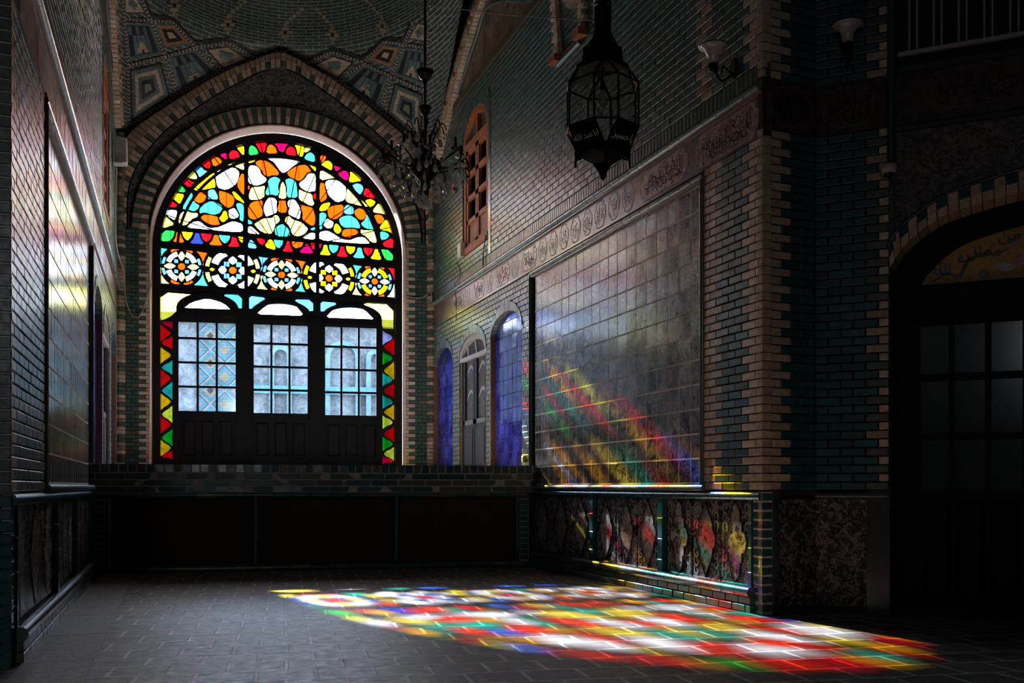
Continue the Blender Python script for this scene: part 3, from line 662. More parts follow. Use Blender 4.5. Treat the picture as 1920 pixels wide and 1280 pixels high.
# ------------------------------------------------------------------ the stained glass window (window_1)
GC = dict(W=(.62, .68, .82), P=(.66, .54, .045), Y=(.6, .3, .001), L=(.5, .52, .03), G=(.004, .22, .01), A=(.012, .27, .21), B=(.022, .1, .6), O=(.6, .017, .0004), R=(.5, .0007, .002), M=(.48, .0003, .014), D=(.004, .008, .36), V=(.36, .32, .66))
ZT = {'A': (290, 250, .09373), 'B': (290, 360, .09373), 'C': (440, 250, .09373), 'D': (440, 360, .09373), 'E': (590, 250, .09373), 'F': (590, 360, .10937), 'S': (280, 540, .26558), 'T': (520, 540, .26572)}
PANES = '''A B 820,690 870,690 900,665 945,690 970,730 1055,755 985,810 895,880 870,800 820,740
A L 530,850 760,660 780,760 845,880 820,920 740,900 600,870
A R 920,600 1095,450 1110,690 1050,695 970,640
A O 1140,520 1185,470 1285,490 1350,580 1185,670
A M 1310,430 1430,390 1440,520 1380,490
A R 1490,410 1560,335 1660,370 1707,470 1515,520
C Y 20,260 180,240 185,425 150,420 60,300
A G 320,1165 440,950 510,985 555,1080 610,1140 590,1180 500,1165 400,1150
A R 565,930 600,915 690,930 720,970 790,970 700,1085 580,990
A Y 780,1110 1190,770 1180,880 1215,1080 1130,1090 1000,1120 830,1140
A W 1225,830 1270,750 1430,700 1600,690 1690,780 1650,960 1590,1040 1430,1130 1260,1080
C O 100,870 150,800 185,830 190,1225 140,1190 50,1040
C P -160,640 40,580 185,540 185,735 100,700 -20,640
B Y 350,60 410,30 470,30 590,50 500,240 440,180 380,130
B R 215,310 270,70 310,110 350,190 445,260 410,300 330,290
B A 545,335 735,10 755,60 755,140 800,220 890,260 870,320 790,385 680,350
B O 785,100 830,30 930,5 1010,30 1025,100 980,190 890,220 810,180
B B 1065,0 1100,-45 1180,-50 1215,0 1255,80 1255,150 1160,140 1065,135 1080,60
B O 1290,-20 1330,-20 1450,20 1560,80 1590,160 1560,270 1490,310 1440,300 1310,190
D Y -50,-10 10,0 100,100 190,200 170,220 100,170 20,130
B A 905,430 910,330 1000,240 1100,190 1220,200 1340,280 1345,340 1290,420 1190,450 1100,430 1000,400
B P 480,600 520,440 580,390 660,390 720,420 860,420 850,500 750,530 690,590 640,650 560,660
B W 235,400 300,360 450,370 405,565 300,500 260,470
B L 130,430 190,440 220,500 370,620 360,660 280,680 125,740
B G 130,860 230,760 390,740 375,890 290,980 135,975
B O 920,520 980,455 1080,460 1250,490 1260,560 1300,650 1180,660 1060,620
B Y 1290,520 1350,460 1380,380 1440,390 1440,470 1465,520 1370,610
B W 1475,370 1590,320 1640,400 1680,470 1620,530 1510,520
D A 30,240 100,220 175,260 175,590 100,550 110,440 60,340
B W 640,710 760,600 900,580 1020,680 1120,720 1300,690 1530,590 1600,590 1750,640 1755,800 1500,790 1000,740
B O 360,990 430,900 440,800 510,800 520,890 600,1010
B Y 540,760 780,780 720,900 660,970 590,900
B D 695,1020 790,930 810,820 890,830 900,920 990,1040
B R 920,795 1140,810 1110,930 1040,1000 960,930
B O 1080,1050 1170,960 1190,860 1270,870 1280,960 1360,1070
B A 1285,830 1515,845 1480,960 1410,1030 1330,960
B R 1460,1085 1540,1000 1550,890 1630,900 1640,990 1700,1090
D Y 70,870 160,880 155,1020 100,960
C G 290,440 295,290 335,235 420,290 480,410
C R 380,180 640,180 610,290 590,370 520,380 450,240
C O 640,400 660,270 720,220 800,270 855,400
C M 780,200 1090,215 1010,260 980,370 900,360 860,260
C R 1025,420 1050,300 1130,260 1200,320 1225,450
C Y 1200,230 1385,240 1370,400 1350,465 1270,440 1250,320
C L 1410,290 1520,290 1490,340 1400,390
C A 1390,510 1440,420 1520,380 1590,440 1600,580
C Y 285,500 450,490 390,560 285,600
C O 410,600 480,540 600,545 700,590 880,770 860,840 740,830 680,860 590,830 540,720
C W 620,470 730,470 1180,510 1310,560 1270,590 1180,640 1010,780 940,780 790,570 720,540
C O 1050,780 1180,690 1300,640 1430,630 1530,770 1440,780 1370,890 1300,950 1240,930 1090,860
C Y 1490,620 1615,670 1615,760 1560,700
C W 280,800 290,680 330,640 440,660 500,730 510,800 640,910 590,990 430,1045 280,990
C W 1290,1000 1420,910 1460,820 1540,800 1612,830 1610,1150 1550,1150 1480,1170 1330,1090
C A 620,1170 680,1060 670,960 730,890 820,870 915,930 870,1010 855,1090 885,1170 850,1245 740,1215 640,1235
C P 915,1070 960,960 1015,1080 1010,1160 1030,1280 960,1310 880,1275 915,1180
C A 1015,930 1110,900 1210,960 1230,1050 1245,1180 1245,1280 1070,1280 1045,1200 1060,1100
C P 290,1240 340,1080 480,1075 605,1045 580,1170 590,1260 500,1320 310,1330
C P 1290,1120 1400,1180 1540,1215 1550,1320 1590,1400 1530,1455 1280,1310 1295,1200
C O 268,1040 300,1070 275,1140
C R 1575,1230 1620,1190 1620,1330 1580,1290
D O 265,400 270,330 340,200 570,165 540,300 560,400 540,480 400,550 300,520
D W 585,310 625,200 690,110 800,130 840,190 825,260 840,400 755,440 620,490 605,420
D O 880,175 1020,175 1010,230 1040,320 1025,400 960,415 880,390 865,310 900,230
D W 1060,220 1100,155 1200,155 1290,300 1310,400 1290,545 1180,490 1065,430 1095,330
D O 1310,250 1420,285 1555,315 1605,500 1595,650 1530,670 1460,620 1355,540 1375,440 1335,330
D P 395,640 480,590 580,530 750,525 790,465 865,475 900,580 800,660 755,810 690,830 590,810 500,760
D A 805,720 950,635 1020,700 1075,745 1100,885 830,880
D P 1005,590 1045,490 1100,485 1160,555 1350,615 1400,675 1465,730 1400,830 1280,880 1165,860 1105,680
D W 260,700 330,690 420,770 510,845 260,815
D A 265,545 345,600 335,640 265,630
D A 1510,740 1600,700 1600,780
D W 1350,920 1460,830 1570,815 1600,830 1600,950
D B 255,1110 310,950 370,990 450,1130
D R 430,905 620,925 570,1060 500,1020
D Y 600,1090 690,950 750,960 830,1165
D A 785,935 970,950 930,1080 880,1120 820,1070
D R 950,1180 1030,1080 1050,980 1090,990 1100,1080 1170,1195
D O 1150,960 1375,990 1330,1090 1250,1140 1160,1070
D M 1285,1205 1400,1100 1440,1030 1500,1110 1570,1230
D R 1525,1010 1590,1010 1590,1140 1550,1130
E O 120,440 230,460 190,540 125,590
E Y 135,630 210,560 290,550 350,630 330,740 230,680
E M 380,640 520,690 430,760
E M 460,820 550,750 640,760 680,850 640,950
E Y 710,750 960,940 720,980 690,940 720,850
E P 120,715 450,905 350,890 110,945
E O 110,990 190,1000 200,1120 250,1300 100,1390
E W 215,980 300,930 460,945 610,1050 620,1180 590,1330 440,1380 285,1240 240,1100
E P 670,1070 870,1280 1080,1470 900,1440 620,1370 645,1200
E B 755,1040 850,1000 940,1030 970,1110 910,1230 820,1140
E R 970,1250 1030,1070 1200,1280 1150,1290
F Y 865,145 960,120 1040,165 1000,230 940,255
F L 1005,310 1110,180 1225,390 1130,360 1020,350
F O 1015,395 1130,390 1190,460 1160,520 1090,550
F Y 1120,600 1240,450 1320,710 1250,660 1140,650
F A 1125,680 1220,690 1275,740 1230,800 1140,820
F R 1170,870 1340,780 1330,1000 1190,920
F G 1130,940 1240,980 1340,1080 1330,1170 1220,1160 1170,1060
F Y 80,300 130,210 250,175 260,210 200,310 100,325
F O 225,290 300,240 490,210 480,380 340,475 240,430
F B 510,270 560,215 660,260 660,385 510,370
F O 685,320 760,280 830,300 880,380 840,470 760,470 690,380
F A 900,320 920,320 1045,640 870,620 790,540 880,470
F A 420,470 480,420 610,400 720,470 770,570 765,625 640,600 520,610 450,560
F A 80,380 130,350 200,380 180,460 120,540 125,620 85,640
F W 150,560 210,450 325,520 290,610 220,620
F Y 330,620 360,540 400,560 460,650 400,720 330,660
F O 470,720 500,640 690,630 745,690 700,730 580,785 480,750
F P 795,640 850,660 1020,660 1080,760 1050,870 960,850 880,750 800,720
F W 80,820 80,690 220,660 320,710 460,800 600,825 720,775 840,770 900,830 950,890 500,860
F M 70,880 120,880 80,980
F Y 80,1070 150,990 160,910 210,910 220,990 280,1080
F A 250,895 410,910 380,1000 320,1050 265,990
F R 370,1095 440,1010 445,935 500,940 510,1010 570,1110
F Y 540,915 695,925 670,1020 610,1065 560,1010
F A 650,1120 730,1030 740,955 800,960 810,1040 860,1130
F R 840,945 995,950 970,1040 910,1090 850,1020
F Y 950,1140 1020,1060 1035,980 1090,990 1100,1060 1145,1160
S P 80,30 340,50 240,90 165,190 110,220 80,225
S A 510,45 650,50 650,170 600,110
S B 695,55 830,70 760,110 700,180
S W 235,150 300,100 410,75 520,105 590,170 410,165
S W 755,185 820,130 890,100 945,93 1020,113 1095,200 925,195
T B 110,80 250,85 250,200 190,130
T B 295,95 430,105 350,150 295,205
T W 340,210 400,150 500,115 610,150 690,230 515,222
T P 590,105 815,120 815,325 745,290 735,240 690,160'''
def chaikin(P):
    out = []
    for a, b in zip(P, P[1:] + P[:1]): out += [lerp(a, b, .2), lerp(a, b, .8)]
    return out
def wpx(x, y): return FB.px(x, y, WD)
def grow(P, k):
    cx, cy = sum(p[0] for p in P) / len(P), sum(p[1] for p in P) / len(P); out = []
    for x, y in P:
        d = max(.02, math.hypot(x - cx, y - cy)); out.append((x + (x - cx) / d * k, y + (y - cy) / d * k))
    return out
panes_up, panes_head = [], []
for ln in PANES.splitlines():
    p = ln.split(); ox, oy, k = ZT[p[0]]; P = [tuple(float(q) for q in a.split(',')) for a in p[2:]]
    P = grow(chaikin([wpx(ox + x * k, oy + y * k) for x, y in P]), .006); (panes_head if p[0] in 'ST' else panes_up).append((GC[p[1]], P))
# rosette band: ring medallions between the bar and the transom
def bandz(x): return wpx(x, 463 + (x - 301) * .0885)[1], wpx(x, 532.5 + (x - 301) * .0605)[1]
ros = []
for (x, y, r, kind) in ((340.5, 499.5, .335, 0), (436.4, 506.7, .47, 1), (527.9, 515, .33, 0), (616.9, 521.5, .455, 1), (702.5, 527.5, .315, 0)):
    u, z = wpx(x, y); ros.append((u, z, r, kind))
zt0, zb0 = bandz(303); zt1, zb1 = bandz(738); u_l, u_r = .62, 4.475
def ztop(u): return zt0 + (zt1 - zt0) * (u - u_l) / (u_r - u_l) - .015
def zbot(u): return zb0 + (zb1 - zb0) * (u - u_l) / (u_r - u_l) + .015
def clipz(P):
    Q = [(u, min(max(z, zbot(u)), ztop(u))) for u, z in P]
    ar = abs(sum(a[0] * b[1] - b[0] * a[1] for a, b in zip(Q, Q[1:] + Q[:1]))) / 2
    return Q if ar > .0012 else None
def vesica(u, z, a0, r0, r1, hw, n=8):
    pts = []
    for s in (1, -1):
        for i in range(n):
            t = i / n; t = t if s == 1 else 1 - t; rr = r0 + (r1 - r0) * t; ww = s * hw * sin(pi * t)
            pts.append((u + rr * cos(a0) - ww * sin(a0), z + rr * sin(a0) + ww * cos(a0)))
    return pts
def ringseg(u, z, r0, r1, a0, a1, n=6): return arc(u, z, r1, a0, a1, n) + arc(u, z, r0, a1, a0, n)
band = []
for i, (u, z, r, kind) in enumerate(ros):
    yel = i >= 3
    band.append((GC['O'], arc(u, z, r * (.17 if kind == 0 else .13), 0, 2 * pi * 11 / 12, 11)))
    for a in range(4):
        A0 = a * pi / 2; L_ = (.27, .84) if a % 2 == 0 else (.27, .76)
        if kind: L_ = (.2, .5)
        band.append((GC['P'] if (kind == 0 and not yel) else GC['W'], vesica(u, z, A0, L_[0] * r, L_[1] * r, r * .145)))
        D0 = A0 + pi / 4
        band.append((GC['B'] if not (kind and yel) else GC['Y'], [(u + r * (.36 if kind == 0 else .3) * cos(D0) + r * .125 * cos(t + D0), z + r * (.36 if kind == 0 else .3) * sin(D0) + r * .125 * sin(t + D0)) for t in (0, pi / 2, pi, 3 * pi / 2)]))
        band.append((GC['W'] if not (yel and kind == 0) else GC['Y'], ringseg(u, z, r * .53, r * .77, D0 - .46, D0 + .46)))
        band.append((GC['O'] if a in (0, 1) else GC['O'], ringseg(u, z, r * .82, r * .945, A0 + (.12 if a % 2 else pi / 2 - .62), A0 + (.62 if a % 2 else pi / 2 - .12))))
        band.append((GC['B'] if kind == 0 else (GC['P'] if not yel else GC['Y']), ringseg(u, z, r * .82, r * .945, A0 + .12 if a % 2 == 0 else A0 + pi / 2 - .5, A0 + .5 if a % 2 == 0 else A0 + pi / 2 - .12)))
    if kind:
        for s in (0, pi): band.append((GC['Y'], vesica(u, z, s, r * .62, r * .8, r * .06)))
edges = [(u_l, 0)] + [(u, r) for u, z, r, k in ros] + [(u_r, 0)]
tops = ['A', 'O', 'B', 'O', 'A', 'R']; bots = ['P', 'A', 'P', 'A', 'P', 'W']
for i in range(6):
    cl_, cr_ = (ros[i - 1] if i else None), (ros[i] if i < 5 else None)
    for top in (1, 0):
        pts = []
        g = .02
        for side, c in ((0, cl_), (1, cr_)):
            if c is None:
                ue = u_l if side == 0 else u_r; zz = ros[0 if side == 0 else 4][1] + (.02 if top else -.02); ze = (ztop(ue) if top else zbot(ue)); q = [(ue, ze), (ue, zz)]
            else:
                u, z, r, kd = c; h = (ztop(u) - z) if top else (z - zbot(u)); rr = r + g
                amax = math.asin(min(.98, h / rr)); q = []
                for j in range(8):
                    aa = amax - (amax - .12) * j / 7; aa = aa if top else -aa
                    q.append((u + (rr if side == 0 else -rr) * cos(aa), z + rr * sin(aa)))
            pts += q if side == 0 else q[::-1]
        um = sum(p[0] for p in pts) / len(pts); P = clipz(pts)
        if P: band.append((GC[(tops if top else bots)[i]], P))
band = [(c, clipz(P)) for c, P in band]; band = [(c, P) for c, P in band if P]
# saw-tooth side strips beside the door leaves
def strip(tile, x0, x1, outer, inner, outer_left):
    ox, oy, k = ZT[tile]; res = []
    for lst, base, tip in ((outer, x0, x1), (inner, x1, x0)):
        for (ya, yb, c) in lst:
            m = (ya + yb) / 2; q = [(base, ya + 8), (base + (tip - base) * .3, ya + (m - ya) * .35 + 6), (base + (tip - base) * .7, m - 18), (tip - (tip - base) * .12, m), (base + (tip - base) * .7, m + 18), (base + (tip - base) * .3, yb - (yb - m) * .35 - 6), (base, yb - 8)]
            res.append((GC[c], [wpx(ox + x * k, oy + y * k) for x, y in q]))
    return res
stL = strip('S', 78, 163, [(245, 390, 'R'), (405, 545, 'Y'), (562, 712, 'R'), (732, 872, 'Y'), (890, 1037, 'R'), (1060, 1197, 'Y')], [(180, 300, 'M'), (330, 440, 'R'), (500, 620, 'A'), (650, 795, 'A'), (820, 960, 'L'), (985, 1125, 'G'), (1140, 1215, 'R')], True)
stR = strip('T', 822, 742, [(345, 485, 'R'), (510, 655, 'Y'), (662, 790, 'R'), (812, 940, 'Y'), (965, 1095, 'R'), (1112, 1225, 'L')], [(290, 410, 'V'), (440, 550, 'G'), (590, 700, 'A'), (745, 860, 'A'), (890, 1000, 'L'), (1040, 1155, 'G'), (1180, 1250, 'M')], False)
glass, latt = MB(), MB()
def inside(x, y, P):
    r = False
    for (x0, y0), (x1, y1) in zip(P, P[1:] + P[:1]):
        if (y0 > y) != (y1 > y) and x < (x1 - x0) * (y - y0) / (y1 - y0) + x0: r = not r
    return r
def sheet(outline, panes, dl):
    boxes = [((min(p[0] for p in P), max(p[0] for p in P), min(p[1] for p in P), max(p[1] for p in P)), P) for c, P in panes]
    vs, fs, cols = [], [], []
    for P in [outline] + [p for c, p in panes]:
        if sum(a[0] * b[1] - b[0] * a[1] for a, b in zip(P, P[1:] + P[:1])) < 0: P = P[::-1]
        fs.append(list(range(len(vs), len(vs) + len(P)))); vs += [Vector(p) for p in P]
    V, E_, F_, ov, oe, of = delaunay_2d_cdt(vs, [], fs, 1, 1e-5)
    Vp = [(v.x, v.y) for v in V]
    gv = {}
    for f, src in zip(F_, of):
        cx, cy = sum(Vp[i][0] for i in f) / 3, sum(Vp[i][1] for i in f) / 3
        if not inside(cx, cy, outline): continue
        pz = next(([k + 1] for k, (bb, P) in enumerate(boxes) if bb[0] <= cx <= bb[1] and bb[2] <= cy <= bb[3] and inside(cx, cy, P)), None)
        (glass if pz else latt).add([FB.p(*Vp[i], WD) for i in f], [(0, 1, 2)], panes[pz[0] - 1][0] if pz else (.012, .012, .014), [Vp[i] for i in f])
GR = 1.955
tz = lambda u: 4.335 - (u - .6) * .0207
sheet([(2.55 - GR, tz(.6)), (2.55 + GR, tz(4.5)), (2.55 + GR, 4.92)] + arc(2.55, 4.92, GR, 0, pi, 48)[1:-1] + [(2.55 - GR, 4.92)], panes_up + band, 0)
sheet([(.59, 3.74), (4.51, 3.74), (4.51, 4.2), (.59, 4.28)], panes_head, 0)
sheet([(.59, 1.36), (.89, 1.36), (.89, 3.74), (.59, 3.74)], stL, 0)
sheet([(4.23, 1.36), (4.51, 1.36), (4.51, 3.74), (4.23, 3.74)], stR, 0)
fr = MB(); K = (.006, .006, .007)
FO = [(2.55 - 2.06, 1.34)] + [(2.55 - 2.06, 3)] + arc(2.55, 4.92, 2.06, pi, 0, 48, 2.05) + [(2.55 + 2.06, 3), (2.55 + 2.06, 1.34)]
FI = [(2.55 - 1.94, 1.34)] + [(2.55 - 1.94, 3)] + arc(2.55, 4.92, 1.94, pi, 0, 48, 1.935) + [(2.55 + 1.94, 3), (2.55 + 1.94, 1.34)]
fr.slab(FB, FO, FI, WD - .07, WD + .08, K)
fr.box(FB, .49, 4.61, 1.27, 1.37, WD - .07, WD + .08, K)
def barq(P, d0, d1): fr.prism(FB, P, d0, d1, K)
barq([wpx(300, 455.5), wpx(742, 491.5), wpx(742, 499), wpx(300, 462)], WD - .05, WD + .05)
barq([wpx(299, 534), wpx(743, 562.5), wpx(743, 571), wpx(299, 543)], WD - .06, WD + .07)
def cpx(P): return [wpx(x, y) for x, y in P]
barq(cpx([(300, 426), (740, 465), (740, 469), (300, 430)]), WD - .03, WD + .02)
for x in (461.5, 595.5):
    u = wpx(x, 500)[0]; fr.box(FB, u - .032, u + .032, 4.25, 6.83, WD - .05, WD + .045, K); fr.box(FB, u - .125, u + .125, 1.36, 4.0, WD - .06, WD + .034, K); fr.box(FB, u - .05, u + .05, 3.9, 4.27, WD - .06, WD + .06, K)
inner = arc(2.55, 4.92, 1.70, radians(5), radians(175), 40); fr.slab(FB, inner, arc(2.55, 4.92, 1.655, radians(5), radians(175), 40), WD - .03, WD + .02, K)
gr = MB()
for a in (18, 38, 56, 68, 80, 100, 112, 124, 142, 162):
    ca_, sa_ = cos(radians(a)), sin(radians(a)); gr.tube([FB.p(2.55 + .25 * ca_, 5.0 + .25 * sa_, WD - .12), FB.p(2.55 + 1.97 * ca_, 4.93 + 1.97 * sa_, WD - .12)], .011, 5, K)
for k in range(13):
    u = .75 + k * .3; h_ = sqrt(max(0, 1.94 ** 2 - (u - 2.55) ** 2)); gr.tube([FB.p(u, 4.3, WD - .15), FB.p(u, 4.92 + h_, WD - .15)], .006, 5, K)
win = fr.build('window_1', M_WOODK, kind='structure', label='great arched stained glass window with black lattice over three glazed doors', cat='window')
lo = latt.build('lattice', M_WOODK, win); md = lo.modifiers.new('thick', 'SOLIDIFY'); md.thickness = .035; md.offset = 0
wmd = lo.modifiers.new('weld', 'WELD'); wmd.merge_threshold = .0005
lo.modifiers.move(1, 0)
glass.build('stained_glass', M_GLASS, win); gr.build('outside_grille', M_IRON, win)
# three glazed door leaves
LEAF = [((.86, 1.865), (335, 588, 442, 771)), ((2.045, 3.06), (474.7, 600, 576.5, 775)), ((3.225, 4.262), (607, 606.5, 705, 779))]
for i, ((a, b), (x0, y0, x1, y1)) in enumerate(LEAF):
    ua, zt = wpx(x0, y0); ub, _ = wpx(x1, y0); _, zb = wpx(x0, y1 - 1); l = MB()
    l.box(FB, a, ua, 1.37, zt + .1, WD - .03, WD + .035, K); l.box(FB, ub, b, 1.37, zt + .1, WD - .03, WD + .035, K)
    l.box(FB, a, b, zt, zt + .1, WD - .03, WD + .035, K); l.box(FB, a, b, zb - .1, zb, WD - .03, WD + .035, K); l.box(FB, a, b, 1.37, zb - .1, WD - .03, WD + .01, K); l.box(FB, a, b, 1.37, 1.45, WD - .03, WD + .035, K)
    A0 = arc((a + b) / 2, zt + .1, (b - a) / 2, 0, pi, 20, .26); l.slab(FB, A0, arc((a + b) / 2, zt + .1, (b - a) / 2 - .07, 0, pi, 20, .19), WD - .03, WD + .05, K)
    nm = ['door_1', 'door_2', 'door_3'][i]
    d = l.build(nm, M_WOODK, kind='structure', cat='door', label=['left glazed door leaf below the stained glass, diamond brickwork behind its panes', 'middle glazed door leaf below the stained glass window', 'right glazed door leaf below the stained glass window'][i])
    mu = MB(); cw, rh = (ub - ua) / 3, (zt - zb) / 4
    for k in (1, 2): mu.box(FB, ua + k * cw - .018, ua + k * cw + .018, zb, zt, WD - .02, WD + .03, K)
    for k in (1, 2, 3): mu.box(FB, ua, ub, zb + k * rh - .018, zb + k * rh + .018, WD - .02, WD + .03, K)
    mu.build('muntins', M_WOODK, d)
    g = MB(); g.box(FB, ua - .01, ub + .01, zb - .01, zt + .01, WD - .003, WD + .003, (.8, .84, .9)); g.build('panes', M_GLASS, d)
    pw = (b - a - .12) / 3
    for k in range(3):
        p_ = MB(); p_.brick(FB, a + .06 + k * pw + .05, a + .06 + (k + 1) * pw - .05, 1.52, zb - .16, WD - .01, WD + .03, (.009, .009, .0095), .02); p_.build('raised_panel', M_WOODK, d)

# ------------------------------------------------------------------ dais and its tiled front
pf = MB(); pf.box(FP, -.3, 5.45, -.02, 1.26, -.5, -.055, (.05, .05, .05))
def onp(u, w): return FB.o + FB.U * u + FB.N * w
dais = pf.build('wall_dais', M_MORT, kind='structure')
top = MB(); c0, c1, c2, c3 = FP.p(-.4, 1.255, -.02), FP.p(5.5, 1.255, -.02), FB.p(5.7, 1.255, -.3), FB.p(-.6, 1.255, -.3)
top.quad(c0, c1, c2, c3, (.88, .72, .6), [fuv(p) for p in (c0, c1, c2, c3)]); top.build('dais_floor', M_PLAST, dais)
so_ = MB(); u = -.05
while u < 5.16: so_.brick(FP, u + .005, u + .095, 1.165, 1.262, -.06, .0, pick(TEAL + OLIVE), .006, .05); u += .1
so_.build('soldier_course', M_GLAZE, dais)
bc = MB(); bricks(bc, FP, lambda z: [(-.05, 5.16)], .93, 1.16, lambda u, z, k: pick(TEAL + OLIVE), bw=.33, bh=.077, d0=-.06, d1=0, tilt=.04, m=.012); bc.build('brick_courses', M_GLAZE, dais)
mo = MB(); mo.box(FP, -.05, 5.16, .93, 1.255, -.06, -.003, (.5, .49, .45)); mo.box(FP, .0, .11, .06, .93, -.06, -.003, (.5, .49, .45)); mo.box(FP, 4.98, 5.1, .06, .93, -.06, -.003, (.5, .49, .45)); mo.build('mortar', M_MORT, dais)
for (a, b) in ((.16, 1.73), (1.82, 3.385), (3.49, 4.94)):
    q = MB(); q.box(FP, a, b, .07, .87, -.07, -.05, (.06, .04, .03)); q.build('recessed_panel', M_BROWN, dais)
fb = MB()
for z in (.9, .04):
    u = .0
    while u < 5.1: e = min(u + .22, 5.1); fb.tube([FP.p(u + .003, z, -.015), FP.p(e - .003, z, -.015)], .035, 8, pick(OLIVE + TEAL)); u += .22
for u in (.14, 1.775, 3.437, 4.955):
    for j in range(6): fb.tube([FP.p(u, .08 + j * .135, -.015), FP.p(u, .08 + j * .135 + .128, -.015)], .033, 8, pick(TEAL))
fb.build('panel_frame', M_GLAZE, dais)
st = MB()
for (a, b) in ((.01, .1), (4.99, 5.09)):
    for j in range(12): st.brick(FP, a, b, .09 + j * .069, .09 + j * .069 + .057, -.05, .004, pick(TEAL), .004, .02)
st.build('corner_bricks', M_GLAZE, dais)

# ------------------------------------------------------------------ vault over the dais
VU, VW, VA, VB_ = 2.555, 3.6, 2.6, 3.68
apts = [(0, 8.28), (.42, 8.13), (.95, 7.87), (1.6, 7.43), (2.05, 7.08), (2.39, 6.8), (2.6, 6.55)]
def za(x):
    x = abs(x)
    for (a, p), (b, q) in zip(apts, apts[1:]):
        if x <= b: return p + (q - p) * (x - a) / (b - a)
    return 6.55
RV, ZR = 2.52, 8.36
def vpt(ph, t):                               # t 0..1 pendentive, 1..2 dome
    c, s = cos(ph), sin(ph); k = min(1 / max(1e-6, abs(c)), 1 / max(1e-6, abs(s))); bu, bv = c * k, s * k
    zb = za(bu * VA) if abs(abs(bv) - 1) < 1e-3 else za(bv * VA)
    if t <= 1:
        rr = k + (.97 - k) * t ** 1.25; z = zb + (ZR - zb) * t
    else:
        a = (t - 1) * pi / 2; rr = .97 * cos(a); z = ZR + RV * .95 * sin(a)
    return FB.p(VU + c * rr * VA, z, VW - s * rr * VB_)
NP, NT = 144, 10; ND = 16
vm = MB(); vs, uv, grid = [], [], {}
for i in range(NP + 1):
    ph = 2 * pi * i / NP
    for j in range(NT + ND):
        t = j / NT if j <= NT else 1 + .985 * (j - NT) / (ND - 1)
        grid[i, j] = len(vs); vs.append(vpt(ph, t)); z = vs[-1].z
        uv.append((ph * 2.5, z if t < 1 else ZR + (t - 1) * pi / 2 * RV))
fs = [(grid[i, j], grid[i + 1, j], grid[i + 1, j + 1], grid[i, j + 1]) for i in range(NP) for j in range(NT + ND - 1)]
vm.add(vs, fs, (1, 1, 1), uv, True)
ceil_ = vm.build('ceiling', M_VAULT, kind='structure')
bvh = BVHTree.FromPolygons([tuple(v) for v in vs], fs)
VC = FB.p(VU, 7.6, VW)
def onv(x, y, off=.012):
    h = bvh.ray_cast(Vector((0, 0, 1)), ray(x, y).normalized())
    if h[0] is None: return None
    n = h[1] if h[1].dot(VC - h[0]) > 0 else -h[1]
    return h[0] + n * off
def mirror(p): q = p - FB.o; u = q.dot(FB.U); return p + FB.U * (2 * VU - 2 * u)
patt = MB(); MIR = True
def zq(P): return [(220 + x / 5.334, y / 5.334) for x, y in P]
def vquad(P, c, off=.012, gap=.0):
    cx, cy = sum(p[0] for p in P) / len(P), sum(p[1] for p in P) / len(P)
    Q = [onv(p[0] + (cx - p[0]) * gap, p[1] + (cy - p[1]) * gap, off) for p in P]
    if any(q is None for q in Q): return
    idx = tuple(range(len(Q)))
    patt.add(Q, [idx], c)
    if MIR: patt.add([mirror(q) for q in Q], [idx[::-1]], c)
def ringpoly(P, ins, cols, n=7, gap=.07):
    cx, cy = sum(p[0] for p in P) / len(P), sum(p[1] for p in P) / len(P)
    for k in range(len(ins) - 1):
        f0, f1 = ins[k], ins[k + 1]
        for i in range(len(P)):
            a, b = P[i], P[(i + 1) % len(P)]
            m = max(1, round(n * (1 - f0)))
            for j in range(m):
                p, q = lerp(a, b, j / m), lerp(a, b, (j + 1) / m); c_ = (cx, cy)
                vquad([lerp(p, c_, f0), lerp(q, c_, f0), lerp(q, c_, f1), lerp(p, c_, f1)], jit(cols[k], .15), .014, gap)
    f = ins[-1]; vquad([lerp(p, (cx, cy), f) for p in P], cols[-1], .014, .05)
TQ, TC, BLK, ORG, GRY = (.12, .2, .2), (.68, .52, .35), (.012, .012, .012), (.52, .22, .09), (.3, .3, .28)
K1 = zq([(115, 690), (435, 620), (530, 965), (135, 1215)]); ringpoly(K1, [.0, .1, .28, .48, .64, .82], [BLK, TQ, TC, TQ, BLK, GRY])
K2 = zq([(65, 215), (330, 230), (440, 540), (105, 600)]); K4 = zq([(500, 545), (775, 490), (1010, 730), (630, 920)])
for P, fl in ((K2, 0), (K4, 1)):
    ringpoly(P, [0, .16, .35, .55, .75, .9], [TQ] + [(.03, .04, .04)] * 5, 7, .0)
    A, B, C, D = [lerp(p, (sum(q[0] for q in P) / 4, sum(q[1] for q in P) / 4), .18) for p in P]
    def bil(s, t): return lerp(lerp(A, B, s), lerp(D, C, s), t)
    for k in range(6):                        # stepped black and teal strips
        s0, s1 = k / 6, (k + .86) / 6
        vquad([bil(s0, .02), bil(s1, .02), bil(s1, .3), bil(s0, .3)], BLK if k % 2 else jit(TQ), .02)
        vquad([bil(s0, .33), bil(s1, .33), bil(s1, .97), bil(s0, .97)], jit(TQ, .2) if 0 < k < 5 else BLK, .02)
    for (s, t, w_, h_) in ((.28, .74, .34, .09), (.34, .64, .24, .09), (.4, .55, .12, .09), (.24, .84, .42, .07)):
        vquad([bil(s, t), bil(s + w_, t), bil(s + w_, t + h_), bil(s, t + h_)], jit((.6, .46, .26), .1), .027)
    vquad([bil(.42, .8), bil(.5, .8), bil(.5, .99), bil(.42, .99)], BLK, .033)
K3 = zq([(365, 235), (560, 240), (745, 440), (470, 480)]); ringpoly(K3, [0, .16, .42, .72], [TQ, ORG, BLK, TC])
